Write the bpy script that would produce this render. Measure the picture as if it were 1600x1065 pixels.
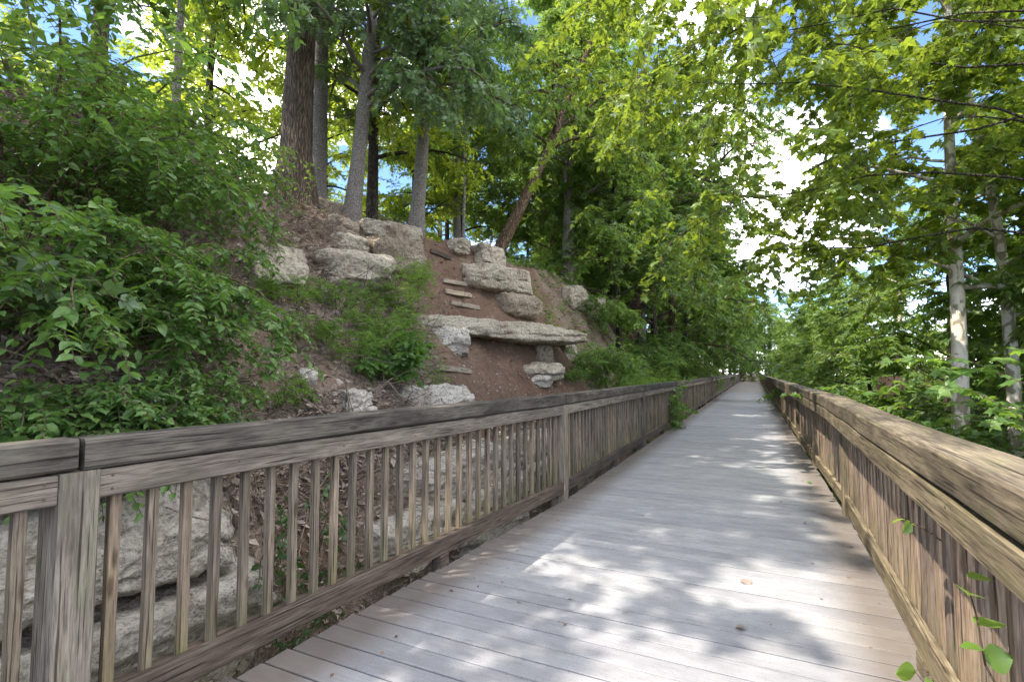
import bpy, math, random
import numpy as np
from mathutils import Vector, Matrix, noise as mnoise

for o in list(bpy.data.objects):
    bpy.data.objects.remove(o)
S = bpy.context.scene
COL = S.collection
R = math.radians

# ------------------------------------------------------------------ camera, sky, sun, exposure
F = 790.0                      # focal length in pixels of the 1600 wide photograph
CAM_H = 1.40
PITCH = math.atan(48.5 / F)
cam_d = bpy.data.cameras.new('camera')
cam = bpy.data.objects.new('camera', cam_d)
COL.objects.link(cam)
cam.location = (0, 0, CAM_H)
cam.rotation_euler = (R(90) + PITCH, 0, 0)
cam_d.sensor_width = 36
cam_d.lens = 36 * F / 1600
cam_d.clip_start = 0.02
cam_d.clip_end = 2000
S.camera = cam

SUN_EL, SUN_AZ = R(57), R(-106)          # azimuth from +Y (view direction) towards +X
SUN_DIR = Vector((math.sin(SUN_AZ) * math.cos(SUN_EL), math.cos(SUN_AZ) * math.cos(SUN_EL), math.sin(SUN_EL)))
W = bpy.data.worlds.new('World')
S.world = W
W.use_nodes = True
wn, wl = W.node_tree.nodes, W.node_tree.links
wn.clear()
w_out = wn.new('ShaderNodeOutputWorld')
w_bg = wn.new('ShaderNodeBackground')
w_sky = wn.new('ShaderNodeTexSky')
w_sky.sky_type = 'NISHITA'
w_sky.sun_disc = False
w_sky.sun_elevation = SUN_EL
w_sky.sun_rotation = SUN_AZ
w_sky.altitude = 2500
w_sky.air_density = 0.7
w_sky.dust_density = 0.3
w_sky.ozone_density = 4.0
w_tc = wn.new('ShaderNodeTexCoord')
w_map = wn.new('ShaderNodeMapping')
w_map.inputs['Location'].default_value = (14.8, 5.2, 8.4)
w_map.inputs['Scale'].default_value = (1.0, 1.0, 1.7)
w_no = wn.new('ShaderNodeTexNoise')
w_no.inputs['Scale'].default_value = 2.0
w_no.inputs['Detail'].default_value = 7
w_no.inputs['Roughness'].default_value = 0.55
w_rp = wn.new('ShaderNodeValToRGB')
w_rp.color_ramp.elements[0].position = 0.49
w_rp.color_ramp.elements[1].position = 0.61
w_mix = wn.new('ShaderNodeMix')
w_mix.data_type = 'RGBA'
w_mix.inputs[7].default_value = (14.0, 13.8, 13.6, 1)
wl.new(w_tc.outputs['Generated'], w_map.inputs['Vector'])
wl.new(w_map.outputs['Vector'], w_no.inputs['Vector'])
wl.new(w_no.outputs['Fac'], w_rp.inputs['Fac'])
wl.new(w_rp.outputs['Color'], w_mix.inputs[0])
wl.new(w_sky.outputs['Color'], w_mix.inputs[6])
wl.new(w_mix.outputs[2], w_bg.inputs['Color'])
w_bg.inputs['Strength'].default_value = 0.15
wl.new(w_bg.outputs['Background'], w_out.inputs['Surface'])

sun_d = bpy.data.lights.new('sun', 'SUN')
sun_d.energy = 2.4
sun_d.angle = R(0.53)
sun_d.color = (1.0, 0.93, 0.82)
sun = bpy.data.objects.new('sun', sun_d)
COL.objects.link(sun)
sun.rotation_euler = SUN_DIR.to_track_quat('Z', 'Y').to_euler()

S.view_settings.view_transform = 'Standard'
S.view_settings.look = 'None'
S.view_settings.gamma = 1
S.view_settings.use_curve_mapping = False
S.view_settings.exposure = 2.1
S.render.engine = 'CYCLES'
cy = S.cycles
cy.max_bounces = 8
cy.diffuse_bounces = 5
cy.glossy_bounces = 2
cy.transmission_bounces = 4
cy.transparent_max_bounces = 4
cy.caustics_reflective = False
cy.caustics_refractive = False

# ------------------------------------------------------------------ coordinates of the place
TH = math.atan(0.477)
DX, DY = math.sin(TH), math.cos(TH)      # along the boardwalk
LX, LY = -math.cos(TH), math.sin(TH)     # to its left
VL, VR = 1.957, -0.83                    # the two fences, measured from the line through the camera
RAIL = 1.155


def P(u, v, z=0.0):
    return Vector((u * DX + v * LX, u * DY + v * LY, z))


def uv_of(x, y):
    return x * DX + y * DY, x * LX + y * LY


def sstep(a, b, x):
    t = np.clip((x - a) / (b - a), 0, 1)
    return t * t * (3 - 2 * t)


def fnoise(x, y, s, seed=0):
    """cheap smooth value noise on arrays"""
    x = np.asarray(x, float) * s + seed * 17.3
    y = np.asarray(y, float) * s + seed * 9.1
    xi, yi = np.floor(x), np.floor(y)
    fx, fy = x - xi, y - yi
    fx, fy = fx * fx * (3 - 2 * fx), fy * fy * (3 - 2 * fy)

    def h(a, b):
        n = np.sin(a * 127.1 + b * 311.7 + seed * 74.7) * 43758.5453
        return n - np.floor(n)
    return (h(xi, yi) * (1 - fx) + h(xi + 1, yi) * fx) * (1 - fy) + (h(xi, yi + 1) * (1 - fx) + h(xi + 1, yi + 1) * fx) * fy


FLOOR = -2.6


def height(u, w):
    """terrain height; w is the distance to the left of the left fence"""
    u = np.asarray(u, float)
    w = np.asarray(w, float)
    gap = np.exp(-((u - 3.3) / 0.55) ** 2)
    ledge = 0.50 + 0.25 * sstep(0, 2, u) * (1 - sstep(2.6, 4, u)) - 0.35 * sstep(4, 8, u) + 0.25 * (fnoise(u, w, .7, 3) - .5)
    ledge = ledge - 0.5 * gap
    foot = -1.9 + 0.5 * gap
    z = foot + (ledge - foot) * sstep(1.15, 1.75, w)
    crest = 4.75 + 0.25 * np.sin(u * .35 + .5) - 1.2 * sstep(36, 60, u)
    wc = 5.9 - 1.9 * sstep(6.5, 12.5, u) * (1 - sstep(19, 26, u))
    slope = ledge + (crest - ledge) * np.clip((w - 1.75) / (wc - 1.75), 0, 1)
    z = np.where(w > 1.75, slope, z)
    z = z + 0.5 * sstep(5.9, 9, w) - 0.6 * sstep(9, 22, w)
    soft = sstep(5.2, 6.4, w)
    z = z - 0.22 * np.exp(-((w - 5.9) / .6) ** 2)
    z = z + (0.34 * (fnoise(u, w, .9, 1) - .5) + 0.16 * (fnoise(u, w, 2.6, 2) - .5)) * sstep(.8, 2.2, w) + 0.05 * (fnoise(u, w, 7, 5) - .5)
    end = sstep(95, 125, u) + (1 - sstep(-35, -20, u))
    far = sstep(30, 55, w)
    return z + (FLOOR - .3 - z) * np.clip(np.maximum(end, far), 0, 1)


def ground_at(x, y):
    u, v = uv_of(x, y)
    if v > VL + 0.3:
        return float(height(u, v - VL))
    return FLOOR


def ray(px, py):
    x, y = (px - 800) / F, (532.5 - py) / F
    c, s = math.cos(PITCH), math.sin(PITCH)
    return Vector((x, c - s * y, s + c * y))


def at(px, py, depth):
    d = ray(px, py)
    return Vector((0, 0, CAM_H)) + d * (depth / d.y)


def hit(px, py, zmax=26):
    d = ray(px, py)
    t = 1.5
    while t < zmax:
        p = Vector((0, 0, CAM_H)) + d * t
        u, v = uv_of(p.x, p.y)
        if v > VL + .9 and p.z < float(height(u, v - VL)):
            return p
        t += 0.05
    return None


def rooted(px, w):
    """the point of the hillside in the direction of a pixel column, w metres beyond the left fence"""
    x = (px - 800) / F
    v = VL + w
    Y = v / (x * LX + LY)
    X = x * Y
    return Vector((X, Y, ground_at(X, Y)))


# ------------------------------------------------------------------ object helpers
def put(name, mesh, mat=None, parent=None, loc=None, rot=None, kind=None):
    o = bpy.data.objects.new(name, mesh)
    COL.objects.link(o)
    if mat is not None and not mesh.materials:
        mesh.materials.append(mat)
    if parent is not None:
        o.parent = parent
    if loc is not None:
        o.location = loc
    if rot is not None:
        o.rotation_euler = rot
    if kind:
        o['kind'] = kind
    return o


def thing(name, label, cat, loc=(0, 0, 0), group=None, mesh=None, mat=None):
    o = bpy.data.objects.new(name, mesh)
    COL.objects.link(o)
    if mesh is not None and mat is not None and not mesh.materials:
        mesh.materials.append(mat)
    o.location = loc
    o['label'] = label
    o['category'] = cat
    if group:
        o['group'] = group
    return o


def mesh_from(name, V, tris=None, quads=None, smooth=False, tone=None):
    V = np.asarray(V, np.float32).reshape(-1, 3)
    m = bpy.data.meshes.new(name)
    m.vertices.add(len(V))
    m.vertices.foreach_set('co', V.ravel())
    nt = 0 if tris is None else len(tris)
    nq = 0 if quads is None else len(quads)
    idx = []
    if nt:
        idx.append(np.asarray(tris, np.int32).ravel())
    if nq:
        idx.append(np.asarray(quads, np.int32).ravel())
    idx = np.concatenate(idx)
    m.loops.add(len(idx))
    m.loops.foreach_set('vertex_index', idx)
    m.polygons.add(nt + nq)
    starts = np.concatenate([np.arange(nt) * 3, nt * 3 + np.arange(nq) * 4]).astype(np.int32)
    m.polygons.foreach_set('loop_start', starts)
    m.polygons.foreach_set('use_smooth', np.full(nt + nq, bool(smooth)))
    if tone is not None:
        a = m.attributes.new('tone', 'FLOAT', 'POINT')
        a.data.foreach_set('value', np.asarray(tone, np.float32))
    m.update(calc_edges=True)
    m.validate()
    return m


class Bag:
    """collects vertex / face arrays of one mesh"""
    def __init__(self):
        self.v, self.t, self.q, self.n = [], [], [], 0

    def add(self, V, tris=None, quads=None):
        V = np.asarray(V, float).reshape(-1, 3)
        if tris is not None and len(tris):
            self.t.append(np.asarray(tris) + self.n)
        if quads is not None and len(quads):
            self.q.append(np.asarray(quads) + self.n)
        self.v.append(V)
        self.n += len(V)

    def mesh(self, name, smooth=False):
        return mesh_from(name, np.concatenate(self.v), np.concatenate(self.t) if self.t else None,
                         np.concatenate(self.q) if self.q else None, smooth)


def tubes(pts, rad, k):
    """pts (N, M, 3), rad (N, M) -> verts, quads, tris for N open tubes with k sides"""
    pts = np.asarray(pts, float)
    rad = np.asarray(rad, float)
    N, M, _ = pts.shape
    T = np.gradient(pts, axis=1)
    T /= np.linalg.norm(T, axis=2, keepdims=True) + 1e-9
    ref = np.zeros((N, 1, 3))
    ref[..., 0] = 0.31
    ref[..., 1] = 0.22
    ref[..., 2] = 0.92
    par = np.abs((T * ref).sum(2, keepdims=True)).max(1, keepdims=True) > .93
    ref = np.where(par, np.array([.9, .4, .1]), ref)
    A = np.cross(T, ref)
    A /= np.linalg.norm(A, axis=2, keepdims=True) + 1e-9
    B = np.cross(T, A)
    ang = np.arange(k) * 2 * math.pi / k
    ring = pts[:, :, None, :] + rad[:, :, None, None] * (np.cos(ang)[None, None, :, None] * A[:, :, None, :] + np.sin(ang)[None, None, :, None] * B[:, :, None, :])
    V = ring.reshape(-1, 3)
    n, m, j = np.meshgrid(np.arange(N), np.arange(M - 1), np.arange(k), indexing='ij')
    a = (n * M + m) * k + j
    b = (n * M + m) * k + (j + 1) % k
    Q = np.stack([a, b, b + k, a + k], -1).reshape(-1, 4)
    return V, Q


# ------------------------------------------------------------------ materials
def new_mat(name):
    m = bpy.data.materials.new(name)
    m.use_nodes = True
    nt = m.node_tree
    nt.nodes.clear()
    out = nt.nodes.new('ShaderNodeOutputMaterial')
    return m, nt.nodes, nt.links, out


def ramp(n, stops):
    r = n.new('ShaderNodeValToRGB')
    e = r.color_ramp.elements
    while len(e) < len(stops):
        e.new(0.5)
    for x, (p, c) in zip(e, stops):
        x.position = p
        x.color = (*c, 1) if len(c) == 3 else c
    return r


def mixc(n, l, fac, a, b, blend='MIX'):
    x = n.new('ShaderNodeMix')
    x.data_type = 'RGBA'
    x.blend_type = blend
    for i, s in ((0, fac), (6, a), (7, b)):
        if isinstance(s, (int, float)):
            x.inputs[i].default_value = s
        elif isinstance(s, tuple):
            x.inputs[i].default_value = (*s, 1)
        else:
            l.new(s, x.inputs[i])
    return x.outputs[2]


def mathn(n, l, op, a, b=None, clamp=False):
    x = n.new('ShaderNodeMath')
    x.operation = op
    x.use_clamp = clamp
    for i, s in ((0, a), (1, b)):
        if s is None:
            continue
        if isinstance(s, (int, float)):
            x.inputs[i].default_value = s
        else:
            l.new(s, x.inputs[i])
    return x.outputs[0]


def noise_n(n, l, vec, scale, detail=5, rough=.55, dist=0.0):
    x = n.new('ShaderNodeTexNoise')
    x.inputs['Scale'].default_value = scale
    x.inputs['Detail'].default_value = detail
    x.inputs['Roughness'].default_value = rough
    x.inputs['Distortion'].default_value = dist
    if vec is not None:
        l.new(vec, x.inputs['Vector'])
    return x.outputs['Fac']


def mapped(n, l, src, scale=(1, 1, 1), add=None):
    x = n.new('ShaderNodeMapping')
    x.inputs['Scale'].default_value = scale
    l.new(src, x.inputs['Vector'])
    if add is not None:
        l.new(add, x.inputs['Location'])
    return x.outputs['Vector']


def wood(name, light, dark, moss, moss_amt=0.35, rough=.8, dark_amt=.5, grain=26, foot=False):
    """weathered timber: grain runs along local X"""
    m, n, l, out = new_mat(name)
    tc = n.new('ShaderNodeTexCoord')
    oi = n.new('ShaderNodeObjectInfo')
    off = n.new('ShaderNodeCombineXYZ')
    r100 = mathn(n, l, 'MULTIPLY', oi.outputs['Random'], 91.0)
    for i in range(3):
        l.new(r100, off.inputs[i])
    obj = tc.outputs['Object']
    g = noise_n(n, l, mapped(n, l, obj, (1.6, grain, grain), off.outputs[0]), 1.7, 6, .62, .35)
    g2 = noise_n(n, l, mapped(n, l, obj, (5, grain * 3.2, grain * 3.2), off.outputs[0]), 1.6, 3, .6)
    pat = noise_n(n, l, mapped(n, l, obj, (1.1, 3.5, 3.5), off.outputs[0]), 1.5, 6, .65)
    col = ramp(n, [(.28, dark), (.5, tuple((a + b) / 2 for a, b in zip(light, dark))), (.72, light)])
    l.new(g, col.inputs['Fac'])
    fine = ramp(n, [(.34, (.42, .41, .40)), (.50, (.95, .95, .95)), (.64, (1.25, 1.25, 1.25))])
    l.new(g2, fine.inputs['Fac'])
    c = mixc(n, l, .8, col.outputs['Color'], fine.outputs['Color'], 'MULTIPLY')
    pm = ramp(n, [(.42, (0, 0, 0)), (.62, (1, 1, 1))])
    l.new(pat, pm.inputs['Fac'])
    c = mixc(n, l, mathn(n, l, 'MULTIPLY', pm.outputs['Color'], dark_amt), c, tuple(x * .55 for x in dark))
    pat2 = noise_n(n, l, mapped(n, l, obj, (1.6, 5, 5), off.outputs[0]), 2.3, 5, .6)
    mm = ramp(n, [(.5, (0, 0, 0)), (.7, (1, 1, 1))])
    l.new(pat2, mm.inputs['Fac'])
    mf = mathn(n, l, 'MULTIPLY', mm.outputs['Color'], moss_amt)
    if foot:
        sx = n.new('ShaderNodeSeparateXYZ')
        l.new(obj, sx.inputs[0])
        fr = n.new('ShaderNodeMapRange')
        fr.inputs[1].default_value = -.02
        fr.inputs[2].default_value = -.42
        l.new(sx.outputs[0], fr.inputs[0])
        pf = ramp(n, [(.35, (.15, .15, .15)), (.6, (1, 1, 1))])
        l.new(pat2, pf.inputs['Fac'])
        mf = mathn(n, l, 'MAXIMUM', mf, mathn(n, l, 'MULTIPLY', mathn(n, l, 'MULTIPLY', fr.outputs[0], .6), pf.outputs['Color']))
    c = mixc(n, l, mf, c, moss)
    chk = noise_n(n, l, mapped(n, l, obj, (2.2, 110, 110), off.outputs[0]), 1.0, 2, .5, .1)
    ck = ramp(n, [(.36, (.16, .14, .13)), (.41, (1, 1, 1))])
    l.new(chk, ck.inputs['Fac'])
    c = mixc(n, l, .85, c, ck.outputs['Color'], 'MULTIPLY')
    kn = n.new('ShaderNodeTexVoronoi')
    kn.inputs['Scale'].default_value = 1.0
    l.new(mapped(n, l, obj, (2.3, 9, 9), off.outputs[0]), kn.inputs['Vector'])
    kr = ramp(n, [(.06, (.28, .22, .18)), (.13, (1, 1, 1))])
    l.new(kn.outputs['Distance'], kr.inputs['Fac'])
    c = mixc(n, l, .8, c, kr.outputs['Color'], 'MULTIPLY')
    vary = ramp(n, [(0, (.72, .72, .74)), (.5, (1, 1, 1)), (1, (1.22, 1.16, 1.08))])
    l.new(oi.outputs['Random'], vary.inputs['Fac'])
    c = mixc(n, l, 1.0, c, vary.outputs['Color'], 'MULTIPLY')
    bs = n.new('ShaderNodeBsdfPrincipled')
    l.new(c, bs.inputs['Base Color'])
    bs.inputs['Roughness'].default_value = rough
    bs.inputs['Specular IOR Level'].default_value = .25
    bp = n.new('ShaderNodeBump')
    bp.inputs['Strength'].default_value = .55
    bp.inputs['Distance'].default_value = .004
    l.new(mathn(n, l, 'ADD', g, mathn(n, l, 'MULTIPLY', g2, .7)), bp.inputs['Height'])
    l.new(bp.outputs[0], bs.inputs['Normal'])
    l.new(bs.outputs[0], out.inputs['Surface'])
    return m


def leaf_mat(name, dark, mid, lite, trans, tamt=.4, rough=.42):
    m, n, l, out = new_mat(name)
    at_ = n.new('ShaderNodeAttribute')
    at_.attribute_name = 'tone'
    col = ramp(n, [(0, dark), (.5, mid), (1, lite)])
    l.new(at_.outputs['Fac'], col.inputs['Fac'])
    bs = n.new('ShaderNodeBsdfPrincipled')
    l.new(col.outputs['Color'], bs.inputs['Base Color'])
    bs.inputs['Roughness'].default_value = rough
    bs.inputs['Specular IOR Level'].default_value = .45
    tr = n.new('ShaderNodeBsdfTranslucent')
    tcol = ramp(n, [(0, tuple(x * .7 for x in trans)), (1, tuple(x * 1.25 for x in trans))])
    l.new(at_.outputs['Fac'], tcol.inputs['Fac'])
    l.new(tcol.outputs['Color'], tr.inputs['Color'])
    mx = n.new('ShaderNodeMixShader')
    mx.inputs[0].default_value = tamt
    l.new(bs.outputs[0], mx.inputs[1])
    l.new(tr.outputs[0], mx.inputs[2])
    l.new(mx.outputs[0], out.inputs['Surface'])
    return m


def bark_mat(name, light, dark, scale=9, stretch=.22, bump=.03, patch=None):
    m, n, l, out = new_mat(name)
    tc = n.new('ShaderNodeTexCoord')
    v = mapped(n, l, tc.outputs['Object'], (scale, scale, scale * stretch))
    a = noise_n(n, l, v, 1.6, 7, .65, 1.2)
    vo = n.new('ShaderNodeTexVoronoi')
    vo.feature = 'DISTANCE_TO_EDGE'
    vo.inputs['Scale'].default_value = 2.4
    l.new(v, vo.inputs['Vector'])
    cr = ramp(n, [(0, (0, 0, 0)), (.22, (1, 1, 1))])
    l.new(vo.outputs['Distance'], cr.inputs['Fac'])
    col = ramp(n, [(.3, dark), (.68, light)])
    l.new(a, col.inputs['Fac'])
    c = mixc(n, l, .6, col.outputs['Color'], cr.outputs['Color'], 'MULTIPLY')
    if patch:
        pn = noise_n(n, l, mapped(n, l, tc.outputs['Object'], (3, 3, 1.6)), 2.2, 4, .5, .6)
        pr = ramp(n, [(.48, (0, 0, 0)), (.53, (1, 1, 1))])
        l.new(pn, pr.inputs['Fac'])
        c = mixc(n, l, pr.outputs['Color'], col.outputs['Color'], patch)
    bs = n.new('ShaderNodeBsdfPrincipled')
    l.new(c, bs.inputs['Base Color'])
    bs.inputs['Roughness'].default_value = .9
    bs.inputs['Specular IOR Level'].default_value = .15
    bp = n.new('ShaderNodeBump')
    bp.inputs['Strength'].default_value = .9 if not patch else .25
    bp.inputs['Distance'].default_value = bump
    l.new(mathn(n, l, 'ADD', a, mathn(n, l, 'MULTIPLY', cr.outputs['Color'], .8)), bp.inputs['Height'])
    l.new(bp.outputs[0], bs.inputs['Normal'])
    l.new(bs.outputs[0], out.inputs['Surface'])
    return m


def rock_mat(name, light, dark, stain):
    m, n, l, out = new_mat(name)
    tc = n.new('ShaderNodeTexCoord')
    oi = n.new('ShaderNodeObjectInfo')
    off = n.new('ShaderNodeCombineXYZ')
    r = mathn(n, l, 'MULTIPLY', oi.outputs['Random'], 57.0)
    for i in range(3):
        l.new(r, off.inputs[i])
    o = mapped(n, l, tc.outputs['Object'], (1, 1, 1), off.outputs[0])
    big = noise_n(n, l, o, 2.2, 8, .62, .4)
    fine = noise_n(n, l, o, 26, 6, .7)
    lay = noise_n(n, l, mapped(n, l, tc.outputs['Object'], (1.6, 1.6, 9), off.outputs[0]), 1.3, 5, .6, .5)
    pit = n.new('ShaderNodeTexVoronoi')
    pit.inputs['Scale'].default_value = 19
    l.new(o, pit.inputs['Vector'])
    col = ramp(n, [(.3, stain), (.46, tuple((a + b) / 2 for a, b in zip(light, dark))), (.66, light)])
    l.new(big, col.inputs['Fac'])
    fr = ramp(n, [(.33, tuple(x * 1.0 for x in (.36, .34, .32))), (.52, (1, 1, 1))])
    l.new(fine, fr.inputs['Fac'])
    c = mixc(n, l, .75, col.outputs['Color'], fr.outputs['Color'], 'MULTIPLY')
    lr = ramp(n, [(.34, (.45, .42, .4)), (.46, (1, 1, 1))])
    l.new(lay, lr.inputs['Fac'])
    c = mixc(n, l, .3, c, lr.outputs['Color'], 'MULTIPLY')
    pv = n.new('ShaderNodeTexVoronoi')
    pv.inputs['Scale'].default_value = 34
    pv.inputs['Randomness'].default_value = 1
    l.new(mapped(n, l, o, (1, 1, 1.9)), pv.inputs['Vector'])
    pr = ramp(n, [(.16, (.22, .19, .17)), (.36, (1, 1, 1))])  # shade inside the pits put into the colour, where bump shading stays weak
    l.new(pv.outputs['Distance'], pr.inputs['Fac'])
    pmask = ramp(n, [(.44, (0, 0, 0)), (.58, (1, 1, 1))])
    l.new(noise_n(n, l, o, 3.6, 5, .65), pmask.inputs['Fac'])
    c = mixc(n, l, mathn(n, l, 'MULTIPLY', pmask.outputs['Color'], .85), c, mixc(n, l, 1.0, c, pr.outputs['Color'], 'MULTIPLY'))
    lich = ramp(n, [(.56, (0, 0, 0)), (.66, (1, 1, 1))])
    l.new(noise_n(n, l, o, 5.5, 6, .7, .5), lich.inputs['Fac'])
    c = mixc(n, l, mathn(n, l, 'MULTIPLY', lich.outputs['Color'], .6), c, (.15, .115, .075))
    bs = n.new('ShaderNodeBsdfPrincipled')
    l.new(c, bs.inputs['Base Color'])
    bs.inputs['Roughness'].default_value = .92
    bs.inputs['Specular IOR Level'].default_value = .2
    h = mathn(n, l, 'ADD', mathn(n, l, 'MULTIPLY', big, .6), mathn(n, l, 'MULTIPLY', fine, .55))
    h = mathn(n, l, 'ADD', h, mathn(n, l, 'MULTIPLY', lay, .4))
    h = mathn(n, l, 'ADD', h, mathn(n, l, 'MULTIPLY', pit.outputs['Distance'], .35))
    bp = n.new('ShaderNodeBump')
    bp.inputs['Strength'].default_value = 1.0
    bp.inputs['Distance'].default_value = .09
    l.new(h, bp.inputs['Height'])
    l.new(bp.outputs[0], bs.inputs['Normal'])
    l.new(bs.outputs[0], out.inputs['Surface'])
    return m


def soil_mat(name, a, b, c3, scale=3.0, bump=.04, litter=False):
    m, n, l, out = new_mat(name)
    tc = n.new('ShaderNodeTexCoord')
    o = tc.outputs['Object']
    big = noise_n(n, l, o, scale * .3, 6, .6, .3)
    mid = noise_n(n, l, o, scale * 4, 6, .7)
    fine = noise_n(n, l, o, scale * 22, 4, .7)
    col = ramp(n, [(.35, a), (.55, b), (.72, c3)])
    l.new(big, col.inputs['Fac'])
    mr = ramp(n, [(.3, (.5, .48, .46)), (.65, (1.25, 1.22, 1.2))])
    l.new(mid, mr.inputs['Fac'])
    c = mixc(n, l, .8, col.outputs['Color'], mr.outputs['Color'], 'MULTIPLY')
    if litter:
        av = n.new('ShaderNodeAttribute')
        av.attribute_name = 'litter'
        lc = ramp(n, [(.30, (.06, .045, .034)), (.46, (.16, .12, .095)), (.56, (.25, .20, .165)), (.70, (.40, .34, .29))])
        l.new(noise_n(n, l, o, 30, 5, .75, 1.5), lc.inputs['Fac'])
        lp = ramp(n, [(.38, (.25, .25, .25)), (.55, (1, 1, 1))])
        l.new(noise_n(n, l, o, 2.0, 5, .6), lp.inputs['Fac'])
        c = mixc(n, l, mathn(n, l, 'MULTIPLY', av.outputs['Fac'], lp.outputs['Color']), c, lc.outputs['Color'])
    fr = ramp(n, [(.35, (.6, .58, .56)), (.62, (1.3, 1.28, 1.25))])
    l.new(fine, fr.inputs['Fac'])
    c = mixc(n, l, .7, c, fr.outputs['Color'], 'MULTIPLY')
    bs = n.new('ShaderNodeBsdfPrincipled')
    l.new(c, bs.inputs['Base Color'])
    bs.inputs['Roughness'].default_value = .97
    bs.inputs['Specular IOR Level'].default_value = .1
    bp = n.new('ShaderNodeBump')
    bp.inputs['Strength'].default_value = .9
    bp.inputs['Distance'].default_value = bump
    l.new(mathn(n, l, 'ADD', mid, mathn(n, l, 'MULTIPLY', fine, .5)), bp.inputs['Height'])
    l.new(bp.outputs[0], bs.inputs['Normal'])
    l.new(bs.outputs[0], out.inputs['Surface'])
    return m


M = {}
M['cap_left'] = wood('dark weathered timber', (.17, .145, .118), (.042, .035, .030), (.19, .185, .14), .4, dark_amt=.7)
M['rail_left'] = wood('grey brown timber', (.32, .27, .22), (.135, .110, .088), (.17, .165, .10), .25, dark_amt=.5)
M['kick_left'] = wood('dark brown bottom timber', (.17, .128, .10), (.05, .037, .029), (.16, .14, .10), .2, dark_amt=.5)
M['post_left'] = wood('grey post timber', (.32, .28, .23), (.13, .108, .085), (.14, .15, .08), .35, dark_amt=.6)
M['stick'] = wood('baluster timber', (.29, .235, .185), (.13, .102, .077), (.15, .145, .05), .25, dark_amt=.45, grain=34, foot=True)
M['cap_right'] = wood('sun bleached yellowish timber', (.25, .20, .135), (.075, .058, .040), (.14, .14, .06), .4, dark_amt=.85)
M['rail_right'] = wood('yellowish rail timber', (.29, .235, .15), (.115, .086, .055), (.15, .148, .06), .45, dark_amt=.6)
M['stick_right'] = wood('pinkish brown baluster timber', (.30, .225, .17), (.165, .118, .085), (.16, .14, .06), .2, dark_amt=.35, grain=34, foot=True)
M['step'] = wood('pale step timber', (.46, .385, .30), (.25, .205, .155), (.2, .17, .12), .2, dark_amt=.2)
M['honeysuckle'] = leaf_mat('shrub leaf', (.042, .092, .022), (.085, .165, .040), (.18, .265, .085), (.22, .40, .045), .38)
M['oak'] = leaf_mat('oak leaf', (.07, .115, .055), (.125, .185, .095), (.21, .27, .155), (.20, .34, .06), .34, .5)
M['sycamore'] = leaf_mat('sycamore leaf', (.055, .100, .018), (.100, .165, .028), (.21, .270, .050), (.36, .46, .04), .44)
M['maple'] = leaf_mat('maple leaf', (.045, .100, .022), (.085, .165, .036), (.18, .265, .07), (.28, .45, .05), .42)
M['tree_green'] = leaf_mat('broad tree leaf', (.052, .098, .024), (.098, .165, .042), (.18, .25, .068), (.30, .45, .055), .44)
M['tree_lime'] = leaf_mat('yellow green tree leaf', (.090, .140, .018), (.150, .215, .028), (.250, .30, .040), (.52, .62, .045), .54)
M['tree_dark'] = leaf_mat('dark tree leaf', (.04, .08, .022), (.065, .120, .032), (.11, .175, .045), (.20, .34, .045), .40)
M['feather'] = leaf_mat('feathery weed leaf', (.07, .145, .024), (.12, .215, .038), (.19, .285, .06), (.32, .52, .05), .42)
M['ivy'] = leaf_mat('ivy leaf', (.020, .055, .014), (.035, .085, .020), (.065, .125, .030), (.12, .24, .03), .25, .3)
M['vine'] = leaf_mat('fresh vine leaf', (.075, .155, .028), (.11, .205, .036), (.17, .265, .05), (.36, .52, .05), .42, .35)
M['litter'] = leaf_mat('dry leaf', (.13, .095, .075), (.30, .235, .195), (.52, .44, .38), (.22, .13, .07), .12, .8)
M['dead'] = leaf_mat('dead brown leaf', (.10, .055, .032), (.17, .095, .055), (.26, .16, .10), (.22, .11, .05), .12, .8)
M['bark_oak'] = bark_mat('furrowed oak bark', (.27, .20, .145), (.075, .054, .040), 11, .13, .05)
M['bark_grey'] = bark_mat('smooth grey bark', (.36, .32, .28), (.19, .165, .145), 16, .4, .012)
M['bark_dark'] = bark_mat('dark bark', (.13, .105, .08), (.04, .032, .026), 10, .2, .04)
M['bark_brown'] = bark_mat('rough brown bark', (.30, .20, .13), (.085, .056, .038), 9, .2, .06)
M['bark_white'] = bark_mat('sycamore bark', (.66, .60, .50), (.48, .43, .34), 5, .4, .01, patch=(.26, .22, .15))
M['twig'] = bark_mat('twig bark', (.20, .15, .10), (.085, .062, .042), 20, .4, .004)
M['dry_twig'] = bark_mat('dry grey twig', (.40, .32, .25), (.17, .125, .09), 20, .4, .004)
M['rock'] = rock_mat('limestone', (.58, .505, .40), (.33, .275, .21), (.185, .13, .088))
M['rock_warm'] = rock_mat('ochre stained limestone', (.42, .345, .265), (.24, .19, .14), (.16, .115, .075))
M['rock_pale'] = rock_mat('pale pitted limestone', (.66, .60, .525), (.40, .35, .30), (.24, .195, .155))
M['soil'] = soil_mat('reddish brown soil', (.12, .078, .058), (.18, .12, .09), (.25, .18, .14), 3.0, .04, True)
M['forest_floor'] = soil_mat('forest floor', (.06, .06, .03), (.09, .085, .04), (.13, .10, .06), 1.2, .08)


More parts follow.
